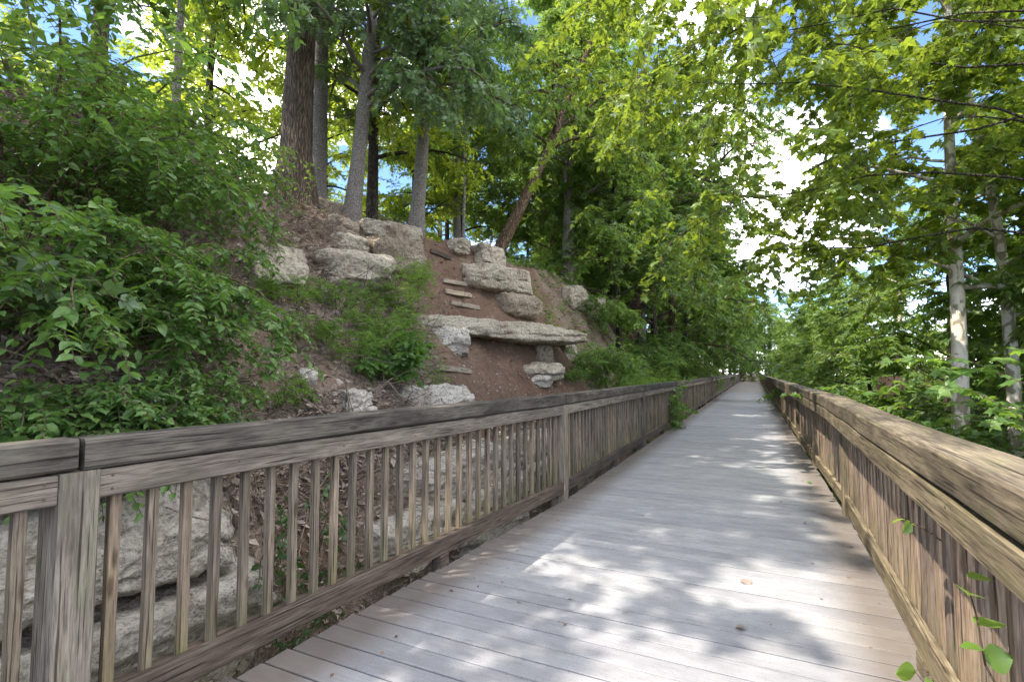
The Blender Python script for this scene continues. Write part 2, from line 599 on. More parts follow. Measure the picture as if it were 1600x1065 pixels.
def deck_mat():
    m, n, l, out = new_mat('grey composite decking')
    tc = n.new('ShaderNodeTexCoord')
    oi = n.new('ShaderNodeObjectInfo')
    off = n.new('ShaderNodeCombineXYZ')
    r = mathn(n, l, 'MULTIPLY', oi.outputs['Random'], 73.0)
    for i in range(3):
        l.new(r, off.inputs[i])
    o = tc.outputs['Object']
    st = noise_n(n, l, mapped(n, l, o, (3, 40, 40), off.outputs[0]), 1.5, 5, .65, .2)
    pa = noise_n(n, l, mapped(n, l, o, (1, 2.2, 2.2), off.outputs[0]), 3.2, 6, .65)
    sp = noise_n(n, l, mapped(n, l, o, (1, 1, 1), off.outputs[0]), 95, 3, .6)
    wide = noise_n(n, l, tc.outputs['Object'], 1.2, 3, .5)
    c = ramp(n, [(.3, (.215, .211, .218)), (.7, (.325, .321, .332))])
    l.new(pa, c.inputs['Fac'])
    s = ramp(n, [(.3, (.84, .84, .84)), (.65, (1.06, 1.06, 1.05))])
    l.new(st, s.inputs['Fac'])
    k = mixc(n, l, .9, c.outputs['Color'], s.outputs['Color'], 'MULTIPLY')
    d = ramp(n, [(.30, (.55, .53, .5)), (.42, (1, 1, 1)), (.70, (1, 1, 1)), (.78, (1.18, 1.18, 1.18))])
    l.new(sp, d.inputs['Fac'])
    k = mixc(n, l, .8, k, d.outputs['Color'], 'MULTIPLY')
    # brown dirt gathered at the ends of the boards
    sx = n.new('ShaderNodeSeparateXYZ')
    l.new(o, sx.inputs[0])
    ab = mathn(n, l, 'ABSOLUTE', sx.outputs[0])
    mr = n.new('ShaderNodeMapRange')
    mr.inputs[1].default_value = 1.02
    mr.inputs[2].default_value = 1.27
    l.new(mathn(n, l, 'ADD', ab, mathn(n, l, 'MULTIPLY', pa, .12)), mr.inputs[0])
    k = mixc(n, l, mathn(n, l, 'MULTIPLY', mr.outputs[0], .72), k, (.115, .085, .06))
    v = ramp(n, [(0, (.88, .88, .9)), (1, (1.1, 1.1, 1.08))])
    l.new(oi.outputs['Random'], v.inputs['Fac'])
    k = mixc(n, l, 1.0, k, v.outputs['Color'], 'MULTIPLY')
    bs = n.new('ShaderNodeBsdfPrincipled')
    l.new(k, bs.inputs['Base Color'])
    bs.inputs['Roughness'].default_value = .62
    bs.inputs['Specular IOR Level'].default_value = .35
    bp = n.new('ShaderNodeBump')
    bp.inputs['Strength'].default_value = .35
    bp.inputs['Distance'].default_value = .002
    l.new(mathn(n, l, 'ADD', st, sp), bp.inputs['Height'])
    l.new(bp.outputs[0], bs.inputs['Normal'])
    l.new(bs.outputs[0], out.inputs['Surface'])
    return m


M['deck'] = deck_mat()
m_, n_n, n_l, n_o = new_mat('rusty nail')
n_b_ = n_n.new('ShaderNodeBsdfPrincipled')
n_b_.inputs['Base Color'].default_value = (.07, .045, .035, 1)
n_b_.inputs['Roughness'].default_value = .7
n_l.new(n_b_.outputs[0], n_o.inputs['Surface'])
M['nail'] = m_

# ------------------------------------------------------------------ terrain
us = np.concatenate([np.arange(-40, -3, 1.0), np.arange(-3, 22, .16), np.arange(22, 130, .9)])
ws = np.concatenate([np.arange(.25, 7.6, .13), np.arange(7.6, 60, .8)])
UU, WW = np.meshgrid(us, ws, indexing='ij')
ZZ = height(UU, WW)
VV = WW + VL
tv = np.stack([UU * DX + VV * LX, UU * DY + VV * LY, ZZ], -1).reshape(-1, 3)
nu, nw = len(us), len(ws)
ii, jj = np.meshgrid(np.arange(nu - 1), np.arange(nw - 1), indexing='ij')
a_ = ii * nw + jj


def bare_uw(u, w):
    lo = 6.3 + (w - 2) * .95 + .5 * (fnoise(u, w, 1.3, 6) - .5)
    hi = 13.5 + (w - 2) * .25
    return sstep(-.25, .35, u - lo) * (1 - sstep(-.3, .3, u - hi)) * sstep(1.5, 1.8, w) * (1 - sstep(6.0, 6.8, w))


hill = put('hillside', mesh_from('hillside', tv, None, np.stack([a_, a_ + nw, a_ + nw + 1, a_ + 1], -1).reshape(-1, 4), True, 1 - bare_uw(UU, WW).ravel()), M['soil'], kind='structure')
hill.data.attributes['tone'].name = 'litter'

gx = np.concatenate([np.linspace(-700, -60, 12), np.linspace(-50, 80, 66), np.linspace(90, 700, 12)])
gX, gY = np.meshgrid(gx, gx, indexing='ij')
gZ = FLOOR + .35 * (fnoise(gX, gY, .25, 8) - .5)
k_ = len(gx)
ii, jj = np.meshgrid(np.arange(k_ - 1), np.arange(k_ - 1), indexing='ij')
a_ = ii * k_ + jj
put('ground', mesh_from('ground', np.stack([gX, gY, gZ], -1).reshape(-1, 3), None, np.stack([a_, a_ + k_, a_ + k_ + 1, a_ + 1], -1).reshape(-1, 4), True), M['forest_floor'], kind='structure')


# ------------------------------------------------------------------ timber pieces
def beam_mesh(name, L, w, h, mat, seg=1, ch=.006, warp=0.0, seed=0):
    """chamfered timber, length along X, width along Y, height along Z"""
    rng = np.random.default_rng(seed)
    a, b = w / 2, h / 2
    prof = np.array([(-a + ch, -b), (a - ch, -b), (a, -b + ch), (a, b - ch), (a - ch, b), (-a + ch, b), (-a, b - ch), (-a, -b + ch)])
    xs = np.linspace(-L / 2, L / 2, seg + 1)
    V = []
    for i, x in enumerate(xs):
        dy, dz = (rng.normal(0, warp, 2) if 0 < i < seg else (0, 0))
        for (y, z) in prof:
            V.append((x, y + dy + rng.normal(0, warp * .3), z + dz + rng.normal(0, warp * .3)))
    Q = []
    for i in range(seg):
        for j in range(8):
            Q.append((i * 8 + j, (i + 1) * 8 + j, (i + 1) * 8 + (j + 1) % 8, i * 8 + (j + 1) % 8))
    T = []
    e = seg * 8
    for j in range(1, 7):
        T.append((0, j, j + 1))
        T.append((e, e + j + 1, e + j))
    m = mesh_from(name, V, T, Q)
    m.materials.append(mat)
    return m


YAW = math.atan2(DY, DX)     # rotation that lays local X along the boardwalk


def along(name, u0, u1, v, z, w, h, mat, parent, seg=1, warp=0.0, seed=0, ch=.006, roll=0.0, yk=0.0):
    m = beam_mesh(name, u1 - u0, w, h, mat, seg, ch, warp, seed)
    return put(name, m, None, parent, P((u0 + u1) / 2, v, z) - parent.location, (roll, 0, YAW + yk))


def upright(name, mesh, u, v, zmid, parent, twist=0.0, tilt=0.0):
    o = put(name, mesh, None, parent, P(u, v, zmid) - parent.location)
    o.rotation_mode = 'QUATERNION'
    o.rotation_quaternion = (Matrix.Rotation(YAW + twist, 3, 'Z') @ Matrix.Rotation(R(-90) + tilt, 3, 'Y')).to_quaternion()
    return o


rnd = random.Random(11)

U_BEND = 5.34                  # the way bends a little at the second post


def bend_l(u_):
    return .33 * min(2.2, max(0.0, (U_BEND - u_) / 4.33))


def bend_r(u_):
    return .20 * min(2.0, max(0.0, (5.97 - u_) / 5.9))


# boardwalk: boards across the way, each one a part
deck = bpy.data.objects.new('boardwalk_deck', None)
COL.objects.link(deck)
deck.location = P(0, (VL + VR) / 2, 0)
deck['kind'] = 'structure'
deck_v0, deck_v1 = VR + .045, VL - .055
bw = deck_v1 - deck_v0
pitch_b = .1425
board_meshes = [beam_mesh('deck_board', bw + rnd.uniform(-.02, .012), pitch_b - .009, .038, M['deck'], 1, .003, 0, i) for i in range(6)]
u_b = -3.0
n_b = 0
rest = Bag()
b_yaw = math.atan2(LY, LX)
while u_b < 82:
    if u_b < U_BEND:
        va_, vb_ = deck_v0 + .6 * bend_r(u_b), deck_v1 + bend_l(u_b)
        o = put('deck_board', beam_mesh('deck_board', vb_ - va_ + rnd.uniform(-.02, .012), pitch_b - .009, .038, M['deck'], 1, .003, 0, n_b), None, deck,
                P(u_b, (va_ + vb_) / 2, -.019 + rnd.uniform(-.0015, .0012)) - deck.location, (rnd.uniform(-.004, .004), 0, b_yaw))
    elif n_b < 290:
        o = put('deck_board', board_meshes[n_b % 6], None, deck, P(u_b, (deck_v0 + deck_v1) / 2 + rnd.uniform(-.006, .006), -.019 + rnd.uniform(-.0015, .0012)) - deck.location,
                (rnd.uniform(-.004, .004), 0, b_yaw))
    else:
        c = [P(u_b - pitch_b / 2 + .003, deck_v0, z) for z in (-.038, 0)] + [P(u_b + pitch_b / 2 - .003, deck_v0, z) for z in (-.038, 0)] + \
            [P(u_b - pitch_b / 2 + .003, deck_v1, z) for z in (-.038, 0)] + [P(u_b + pitch_b / 2 - .003, deck_v1, z) for z in (-.038, 0)]
        rest.add([p - deck.location for p in c], None, [(1, 3, 7, 5), (0, 4, 6, 2), (0, 1, 5, 4), (2, 6, 7, 3), (0, 2, 3, 1), (4, 5, 7, 6)])
    n_b += 1
    u_b += pitch_b
put('far_deck_boards', rest.mesh('far_deck_boards'), M['deck'], deck, kind='stuff')
for vv in (deck_v0 + .12, (deck_v0 + deck_v1) / 2, deck_v1 - .12):
    along('joist', -3, 82, vv, -.16, .06, .235, M['kick_left'], deck)
pier = beam_mesh('pier', 2.5, .16, .16, M['post_left'])
for k in range(-1, 18):
    for vv in (deck_v0 + .12, deck_v1 - .12):
        upright('pier', pier, .867 + 4.45 * k, vv, -.28 - 1.25, deck)


def fence(name, label, v, side, posts_u, mats, indiv_to, cap_w, seed, cap_off=.012, top_off=.0415, vo=bend_l):
    """side = +1 when the boardwalk lies towards +v of it (the right-hand fence), -1 otherwise"""
    rr = random.Random(seed)
    cap_m, rail_m, kick_m, post_m, stick_m = mats
    n_spans, u_first = len(posts_u) - 1, posts_u[0]
    t = thing(name, label, 'fence', P(u_first, v, 0))
    cap_h, sub_h = .112, .105
    z_cap = RAIL - cap_h / 2
    post_h = RAIL - cap_h - .004
    post = beam_mesh('post', post_h + .35, .15, .125, post_m, 1, .008)
    nails = Bag()
    s_len = post_h - .145
    sticks = [beam_mesh('baluster', s_len, .038, .038, stick_m, 3, .004, .0012, i) for i in range(4)]
    far = Bag()
    far_posts = 0
    for k in range(n_spans + 1):
        up = posts_u[k]
        upright('post', post, up, v + vo(up), post_h / 2 - .175, t, rr.uniform(-.02, .02), rr.uniform(-.006, .006))
    for k in range(n_spans):
        a, b = posts_u[k], posts_u[k + 1]
        span = b - a
        n_stick = int(round(span / .135)) - 1
        dz = rr.uniform(-.004, .004)
        va, vb = vo(a), vo(b)
        vk, yk = (va + vb) / 2, math.atan2(vb - va, b - a)
        along('cap_rail', a + .004 + (.0 if k else -.0), b - .004, v + vk + side * cap_off + rr.uniform(-.006, .006), z_cap + dz, cap_w, cap_h, cap_m, t, 10, .0022, seed * 50 + k, .011, 0.0, yk)
        for off_, nm in ((side * top_off, 'top_rail'), (-side * .0415, 'top_rail')):
            long_ = .056 if abs(off_) < .06 else .004
            along(nm, a + long_, b - long_, v + vk + off_, post_h - sub_h / 2 - .004, .043, sub_h, rail_m, t, 8, .0012, seed * 70 + k, yk=yk)
        along('bottom_rail', a + .056, b - .056, v + vk + side * .0415, .145, .043, .125, kick_m, t, 8, .0014, seed * 90 + k, yk=yk)
        along('bottom_rail', a + .056, b - .056, v + vk - side * .0415, .135, .043, .105, kick_m, t, 4, .001, seed * 91 + k, yk=yk)
        if k < 4:
            spots_ = []
            for uu_ in (a + .10, b - .10):
                spots_ += [(uu_, post_h - sub_h / 2 + dz_, side * top_off + side * .0225) for dz_ in (-.028, .022)]
                spots_ += [(uu_, .145 + dz_, side * .064) for dz_ in (-.03, .03)]
            for uu_ in np.arange(a + .6, b - .3, .62):
                spots_.append((uu_, post_h - sub_h / 2 + rr.uniform(-.02, .02), side * top_off + side * .0225))
                spots_.append((uu_, .145 + rr.uniform(-.02, .02), side * .064))
            for (uu_, zz_, off_) in spots_:
                c0 = P(uu_, v + vo(uu_) + off_, zz_) - t.location
                e1, e2, e3 = Vector((DX, DY, 0)), Vector((0, 0, 1)), Vector((LX, LY, 0)) * side
                ring_ = [c0 + (e1 * math.cos(q_) + e2 * math.sin(q_)) * .0055 for q_ in np.arange(8) * math.pi / 4]
                nails.add([p_ - e3 * .006 for p_ in ring_] + [p_ + e3 * .001 for p_ in ring_] + [c0 + e3 * .0018],
                          [(8 + q_, 8 + (q_ + 1) % 8, 16) for q_ in range(8)], [(q_, (q_ + 1) % 8, 8 + (q_ + 1) % 8, 8 + q_) for q_ in range(8)])
        mid = (a + b) / 2
        blk = beam_mesh('support_block', .105, .078, .12, kick_m, 1, .004)
        put('support_block', blk, None, t, P(mid, v + vk + side * .03, .024) - t.location, (0, 0, YAW))
        for i in range(1, n_stick + 1):
            us_ = a + span * i / (n_stick + 1) + rr.uniform(-.004, .004)
            if k < indiv_to:
                o = upright('baluster', sticks[rr.randrange(4)], us_, v + vo(us_), .105 + s_len / 2, t, rr.uniform(-.05, .05), rr.uniform(-.005, .005))
            else:
                p0 = P(us_, v, 0) - t.location
                w2 = .019
                cs = [Vector((DX, DY, 0)) * w2 * sx + Vector((LX, LY, 0)) * w2 * sy for sx, sy in ((-1, -1), (1, -1), (1, 1), (-1, 1))]
                far.add([p0 + c + Vector((0, 0, .105)) for c in cs] + [p0 + c + Vector((0, 0, .105 + s_len)) for c in cs], None,
                        [(0, 1, 5, 4), (1, 2, 6, 5), (2, 3, 7, 6), (3, 0, 4, 7)])
    put('nail_heads', nails.mesh('nail_heads'), M['nail'], t, kind='stuff')
    if far.n:
        put('far_balusters', far.mesh('far_balusters'), stick_m, t, kind='stuff')
    return t


fence_l = fence('wooden_fence', 'long grey timber railing with dark cap along the rocky slope', VL, -1, [1.01 - 4.33, 1.01] + [5.34 + 4.45 * k for k in range(18)],
                (M['cap_left'], M['rail_left'], M['kick_left'], M['post_left'], M['stick']), 8, .135, 3)
fence_r = fence('wooden_fence', 'yellowish sunlit timber railing in front of the sycamores and maple saplings', VR, 1, [5.97 + 5.9 * k for k in range(-2, 13)],
                (M['cap_right'], M['rail_right'], M['rail_right'], M['rail_right'], M['stick_right']), 6, .19, 5, .10, .1735, bend_r)


def end_fence():
    t = thing('wooden_fence', 'short brown railing closing the far end of the boardwalk', 'fence', P(81.5, (VL + VR) / 2, 0))
    L = VL - VR
    yaw = math.atan2(LY, LX)
    for nm, z, h in (('cap_rail', RAIL - .056, .112), ('top_rail', RAIL - .18, .1), ('bottom_rail', .14, .12)):
        put(nm, beam_mesh(nm, L + .3, .1, h, M['kick_left']), None, t, (0, 0, z), (0, 0, yaw))
    sm = beam_mesh('baluster', .85, .038, .038, M['stick'])
    for i in range(21):
        o = put('baluster', sm, None, t, P(0, -L / 2 + L * (i + .5) / 21, .56))
        o.rotation_euler = (0, R(-90), 0)
    pm = beam_mesh('post', 1.4, .12, .12, M['post_left'])
    for s in (-1, 1):
        o = put('post', pm, None, t, P(.08, s * L / 2, .35))
        o.rotation_euler = (0, R(-90), 0)


end_fence()


# ------------------------------------------------------------------ rocks
def rock_mesh(name, sx, sy, sz, seed, mat, layers=0.0, rough=.10, power=5.0, taper=0.0, n=(40, 20, 22)):
    """an angular weathered block: a rounded box grid pushed about by noise, with bedding steps"""
    rng = random.Random(seed)
    nx, ny, nz = n
    pts = {}
    V, Q = [], []

    def vid(i, j, k):
        key = (i, j, k)
        if key not in pts:
            pts[key] = len(V)
            V.append((i / nx * 2 - 1, j / ny * 2 - 1, k / nz * 2 - 1))
        return pts[key]
    for i in range(nx):
        for j in range(ny):
            Q.append((vid(i, j, 0), vid(i, j + 1, 0), vid(i + 1, j + 1, 0), vid(i + 1, j, 0)))
            Q.append((vid(i, j, nz), vid(i + 1, j, nz), vid(i + 1, j + 1, nz), vid(i, j + 1, nz)))
    for i in range(nx):
        for k in range(nz):
            Q.append((vid(i, 0, k), vid(i + 1, 0, k), vid(i + 1, 0, k + 1), vid(i, 0, k + 1)))
            Q.append((vid(i, ny, k), vid(i, ny, k + 1), vid(i + 1, ny, k + 1), vid(i + 1, ny, k)))
    for j in range(ny):
        for k in range(nz):
            Q.append((vid(0, j, k), vid(0, j, k + 1), vid(0, j + 1, k + 1), vid(0, j + 1, k)))
            Q.append((vid(nx, j, k), vid(nx, j + 1, k), vid(nx, j + 1, k + 1), vid(nx, j, k + 1)))
    steps = [rng.uniform(-1, 1) for _ in range(40)]
    off = Vector((rng.uniform(0, 90), rng.uniform(0, 90), rng.uniform(0, 90)))
    big = max(sx, sy, sz)
    small = min(sx, sy, sz)
    hx, hy, hz = sx / 2, sy / 2, sz / 2
    cuts = []
    for _ in range(15):
        nv = Vector((rng.gauss(0, 1) / sx, rng.gauss(0, 1) / sy, rng.gauss(0, .75) / sz)).normalized()
        reach = abs(nv.x) * hx + abs(nv.y) * hy + abs(nv.z) * hz
        cuts.append((nv, reach * rng.uniform(.66, .93)))
    out = []
    for (x, y, z) in V:
        r = (abs(x) ** power + abs(y) ** power + abs(z) ** power) ** (1 / power)
        m_ = max(abs(x), abs(y), abs(z))
        f = m_ / r if r > 0 else 1
        x, y, z = x * f, y * f, z * f
        tp = 1 - taper * (z + 1) / 2
        p = Vector((x * hx * tp, y * hy * tp, z * hz))
        for nv, dd in cuts:
            e = p.dot(nv) - dd
            if e > 0:
                p = p - nv * e
        q = p + off
        nrm = Vector((x / sx, y / sy, z / sz)).normalized() if (x or y or z) else Vector((0, 0, 1))
        d = rough * big * .30 * mnoise.noise(q * (1.7 / max(big, .4)))
        d += rough * big * .26 * (mnoise.noise(q * (4.6 / max(big, .4))) - .25 * abs(mnoise.noise(q * 3.1)))
        d += .036 * mnoise.noise(q * 4.5) * min(1, small / .4)
        d += .034 * (.4 - abs(mnoise.noise(q * 8.0)) * 2) * min(1, small / .4)
        d += .020 * mnoise.noise(q * 19.0)
        side = max(0.0, 1 - abs(nrm.z) ** 3)
        if layers:
            kk = (z * .5 + .5) * layers * .75 + .75 * mnoise.noise(q * .9) + .22 * mnoise.noise(q * 3.5)
            i0 = int(math.floor(kk)) % 40
            fr = kk - math.floor(kk)
            d += side * (steps[i0] * .045 + steps[(i0 + 7) % 40] * .03 * mnoise.noise(q * 1.6) - .055 * (.6 + mnoise.noise(q * 2.3)) * math.exp(-(min(fr, 1 - fr) / .08) ** 2)) * min(1.2, big)
        p = p + nrm * d
        out.append(tuple(p))
    oa = np.array(out)
    lo, hi = oa.min(0), oa.max(0)
    out = (oa - (lo + hi) / 2) * (np.array([sx, sy, sz]) / (hi - lo))
    m = mesh_from(name, out, None, Q, True)
    m.materials.append(mat)
    return m


def rock(label, x0, y0, x1, y1, dep, seed, mat='rock', layers=0, rough=.10, power=5.0, depth=None, yaw=None, roll=0.0, taper=0.0, sink=.38, group='limestone rocks on the slope', name='limestone_rock', cat='rock'):
    cx = (x0 + x1) / 2
    if depth is None:
        h = hit(cx, y1)
        depth = h.y if h is not None else 12.0
    ang = YAW - R(20) if yaw is None else yaw
    wd = (x1 - x0) / F * depth * .8
    ht = (y1 - y0) / F * depth * 1.02
    back = Vector((LX, LY, 0)) * (dep * .30)
    p = at(cx, (y0 + y1) / 2, depth)
    p = p + Vector((back.x, back.y, (p.z - CAM_H) / p.y * back.y))
    gx_, gy_ = (x1 - x0) * .01, (y1 - y0) * .01
    X0, X1, Y0, Y1 = x0 - gx_, x1 + gx_, y0 - gy_, y1 + gy_
    ax, ay = Vector((math.cos(ang), math.sin(ang), 0)), Vector((-math.sin(ang), math.cos(ang), 0))
    for _ in range(14):
        xs, ys = [], []
        for sx in (-.5, .5):
            for sy in (-.5, .5):
                for sz in (-.5, .5):
                    q = p + ax * (sx * wd * .80) + ay * (sy * dep * .62) + Vector((0, 0, sz * ht * .9))
                    yy = q.y
                    xs.append(800 + F * q.x / yy)
                    ys.append(532.5 - F * ((q.z - CAM_H) / yy - math.tan(PITCH)))
        wd = max(.12, wd + .8 * ((X1 - X0) - (max(xs) - min(xs))) / F * depth)
        ex = (X0 + X1 - max(xs) - min(xs)) / 2
        p = p + Vector((ex / F * depth, 0, 0))
    p = p + Vector((LX, LY, 0)) * (dep * .12) - Vector((0, 0, ht * sink / 2))
    ht = ht * (1 + sink)
    t = thing(name, label, cat, (0, 0, 0), group, rock_mesh(name, wd, dep, ht, seed, M[mat], layers, rough, power, taper))
    t.location = p
    t.rotation_euler = (roll, 0, ang)
    return t


rock('wide flat-faced pale slab left of the grassy weeds, lower ledge', 482, 396, 616, 450, 1.6, 1, 'rock', 2, .07, 7)
rock('blocky pale ledge end beside the dark crack and honeysuckle', 372, 388, 484, 440, 1.4, 2, 'rock', 2, .08, 7)
rock('small flat pale rock resting on the wide slab', 512, 366, 576, 394, .8, 3, 'rock', 2, .10, 5)
rock('brown square block behind the wide slab', 566, 374, 662, 420, 1.2, 4, 'rock_warm', 3, .07, 7)
rock('thin layered ledge at the feet of the leaning trunk', 556, 346, 658, 380, 1.3, 5, 'rock', 5, .07, 6, roll=R(3))
rock('ochre boulder under the trunk roots', 500, 338, 562, 372, 1.0, 6, 'rock_warm', 2, .12, 4)
rock('sunlit boulder wedged between two trunks on the crest', 478, 314, 540, 346, .9, 7, 'rock_warm', 2, .09, 5, depth=11.4)
rock('rounded grey boulder at the head of the dirt trail', 692, 374, 738, 398, .9, 8, 'rock', 0, .12, 4, sink=.2)
rock('square grey block with an orange sunlit side', 735, 382, 788, 420, .9, 9, 'rock', 2, .07, 8, sink=.1)
rock('layered brown ledge beside the three upper steps', 722, 416, 834, 458, 1.3, 10, 'rock', 4, .07, 6, sink=.12)
rock('smooth sloping slab under the layered ledge', 770, 456, 848, 492, 1.0, 11, 'rock_warm', 0, .07, 4, roll=R(10), sink=.15)
rock('long overhanging slab shaped like a table', 648, 500, 904, 536, 1.3, 12, 'rock', 3, .06, 6, sink=.05)
rock('narrow stone neck under the overhanging slab', 832, 534, 868, 572, .5, 13, 'rock_warm', 0, .10, 3, sink=.1)
rock('pitted rock half sunk in bare dirt', 672, 510, 742, 546, .7, 14, 'rock_pale', 4, .11, 4)
rock('squat pitted block by the rail, left of a long rock', 518, 606, 592, 646, .7, 15, 'rock_pale', 3, .10, 6)
rock('long flat pitted rock just above the handrail', 612, 598, 740, 634, .9, 16, 'rock_pale', 4, .10, 5)
rock('small low pale stone in the dirt', 822, 584, 866, 602, .5, 17, 'rock_pale', 2, .12, 4)
rock('flat stacked stone under the table slab', 810, 564, 884, 588, .7, 18, 'rock', 3, .11, 4)
rock('stone block tucked behind the table slab', 872, 524, 904, 554, .6, 19, 'rock', 2, .1, 5)
rock('pale ledge among the shrubs, upper of the pair', 866, 446, 922, 474, 1.2, 20, 'rock', 3, .08, 7, sink=.5)
rock('pale ledge among the shrubs, lower of the pair', 894, 462, 950, 490, 1.2, 21, 'rock', 3, .08, 7, sink=.5)
rock('small angular stone in the dry twigs', 462, 574, 500, 600, .4, 22, 'rock_pale', 1, .12, 4)
rock('small grey stone below the ledge crack', 486, 446, 512, 466, .4, 23, 'rock', 1, .12, 4)
rock('brown rock end in the shade beside weeds', 616, 534, 648, 570, .5, 24, 'rock_warm', 2, .1, 3)
rock('grey ledge half hidden by the honeysuckle', 36, 356, 150, 396, .9, 25, 'rock', 3, .1, 5, depth=5.6)

# the rock wall below the left fence
cliff = thing('rock_wall', 'pitted limestone wall seen through the left railing', 'rock wall', P(3, VL + 1.7, -1))


def strata(u0, u1, w, z0, z1, dep, seed, mat, rough=.06, layers=2):
    L = u1 - u0
    m = rock_mesh('rock_layer', L, dep, z1 - z0, seed, M[mat], layers, rough, 9, 0.0, (56, 16, 30))
    put('rock_layer', m, None, cliff, P((u0 + u1) / 2, VL + w + dep / 2, (z0 + z1) / 2) - cliff.location, (0, 0, YAW + rnd.uniform(-.05, .05)))


for (u0, u1, w, z0, z1, sd, mt) in (
        (-3.0, .6, .95, -2.2, -.55, 31, 'rock_pale'), (.4, 2.9, .95, -2.2, -.62, 32, 'rock_pale'),
        (-3.2, -.3, 1.0, -.58, .58, 33, 'rock_pale'), (-.5, 2.75, 1.12, -.60, .10, 34, 'rock_pale'), (.2, 2.6, 1.2, .06, .72, 35, 'rock_pale'),
        (2.7, 4.4, 1.25, -2.2, -.80, 44, 'rock_pale'), (-3.4, 2.9, 1.38, -1.6, .35, 45, 'rock'), (2.5, 6.0, 1.55, -1.4, -.1, 46, 'rock'), (3.6, 6.2, 1.02, -2.2, -.75, 36, 'rock_pale'), (3.9, 5.6, 1.15, -.80, -.05, 37, 'rock_pale'), (5.4, 7.6, 1.15, -.98, -.05, 38, 'rock_pale'),
        (6.4, 9.2, 1.2, -2.2, -1.0, 39, 'rock_pale'), (7.4, 10.2, 1.1, -.7, .02, 40, 'rock_pale'), (8.2, 10.6, 1.6, -1.05, -.62, 41, 'rock'),
        (4.5, 7.3, 1.28, -.25, .42, 47, 'rock_pale'), (7.0, 9.6, 1.22, -.1, .36, 48, 'rock'), (10.2, 13.4, 1.2, -2.2, -.5, 42, 'rock'), (10.4, 13.0, 1.35, -.52, .0, 43, 'rock')):
    strata(u0, u1, w, z0, z1, 1.3, sd, mt)


# timber steps let into the dirt trail
def step(label, x0, y0, x1, y1, seed, mat='step'):
    a, b = hit(x0, y0), hit(x1, y1)
    if a is None or b is None:
        return
    c = (a + b) / 2
    L = min(1.2, (a.xy - b.xy).length + .02)
    t = thing('timber_step', label, 'step', c + Vector((0, 0, .02)), 'timber steps of the dirt trail', beam_mesh('timber_step', L, .15, .10, M[mat], 3, .008, .004, seed))
    dv = (b - a)
    t.rotation_euler = (R(-6), -math.atan2(dv.z, dv.xy.length), math.atan2(dv.y, dv.x))


step('weathered timber step below the layered ledge, topmost of three', 690, 440, 727, 446, 1)
step('weathered timber step in the middle of the upper three', 694, 457, 734, 464, 2)
step('weathered timber step in the dirt, lowest of the upper three', 703, 475, 746, 483, 3)
step('pale wide timber step alone in the lower dirt', 677, 576, 731, 582, 4)
step('grey plank lying in the dirt at the trail head', 672, 394, 702, 405, 6, 'kick_left')


# ------------------------------------------------------------------ foliage
def leaf_template(kind):
    if kind == 'ovate':
        V = [(0, 0, 0), (0, .36, -.035), (0, .7, -.06), (0, 1, -.2), (-.27, .3, .05), (-.21, .66, .0), (.27, .3, .05), (.21, .66, .0)]
        T = [(0, 4, 1), (0, 1, 6), (1, 4, 5), (1, 5, 2), (1, 2, 7), (1, 7, 6), (2, 5, 3), (2, 3, 7)]
    elif kind == 'kite':
        V = [(0, 0, 0), (-.27, .42, .06), (0, 1, -.12), (.27, .42, .06)]
        T = [(0, 1, 2), (0, 2, 3)]
    elif kind == 'lance':
        V = [(0, 0, 0), (-.13, .4, .03), (0, 1, -.2), (.13, .4, .03)]
        T = [(0, 1, 2), (0, 2, 3)]
    elif kind == 'clump':
        # a twig tip carrying three small leaves
        V, T = [], []
        for (ax, sc, tz) in ((-.75, .62, .05), (0.0, 1.0, 0.0), (.8, .66, -.05)):
            c, s = math.cos(ax), math.sin(ax)
            b = len(V)
            for (x, y, z) in ((0, 0, 0), (-.2, .45, .05), (0, 1, -.14), (.2, .45, .05)):
                V.append(((x * c + y * s) * sc, (y * c - x * s) * sc, z * sc + tz))
            T += [(b, b + 1, b + 2), (b, b + 2, b + 3)]
    elif kind == 'maple':
        h = [(0, 0, 0), (.27, -.06, .02), (.52, .14, -.05), (.30, .30, .03), (.58, .60, -.08), (.25, .58, .03), (0, 1.0, -.12)]
        out = h + [(-x, y, z) for (x, y, z) in h[-2:0:-1]]
        V = [(0, .33, -.03)] + out
        n = len(out)
        T = [(0, 1 + i, 1 + (i + 1) % n) for i in range(n)]
    elif kind == 'oak':
        V = [(0, 0, 0), (.05, .2, 0), (-.05, .2, 0), (.07, .5, -.02), (-.07, .5, -.02), (.07, .78, -.06), (-.07, .78, -.06), (0, 1, -.14),
             (.32, .30, .03), (-.32, .30, .03), (.38, .62, 0), (-.38, .62, 0), (.26, .90, -.08), (-.26, .90, -.08)]
        T = [(0, 2, 1), (1, 2, 3), (2, 4, 3), (3, 4, 5), (4, 6, 5), (5, 6, 7), (1, 3, 8), (4, 2, 9), (3, 5, 10), (6, 4, 11), (5, 7, 12), (7, 6, 13)]
    elif kind == 'vine_leaf':
        V, T = [], []
        N_ = 8
        prof = [.0, .22, .36, .42, .40, .33, .23, .11, .0]
        for i in range(N_ + 1):
            y = i / N_
            w_ = prof[i]
            dz = -.22 * y * y
            V += [(-w_, y - .06 * (1 - y) * (w_ > 0), dz + .10 * w_ + .02 * (i % 2)), (-w_ * .5, y, dz + .05 * w_ - .01), (0, y, dz - .03), (w_ * .5, y, dz + .05 * w_ - .01), (w_, y - .06 * (1 - y) * (w_ > 0), dz + .10 * w_ + .02 * (i % 2))]
        for i in range(N_):
            for j in range(4):
                a, b = i * 5 + j, (i + 1) * 5 + j
                T += [(a, b, a + 1), (a + 1, b, b + 1)]
    V = np.array(V, float)
    return V, np.array(T, int)


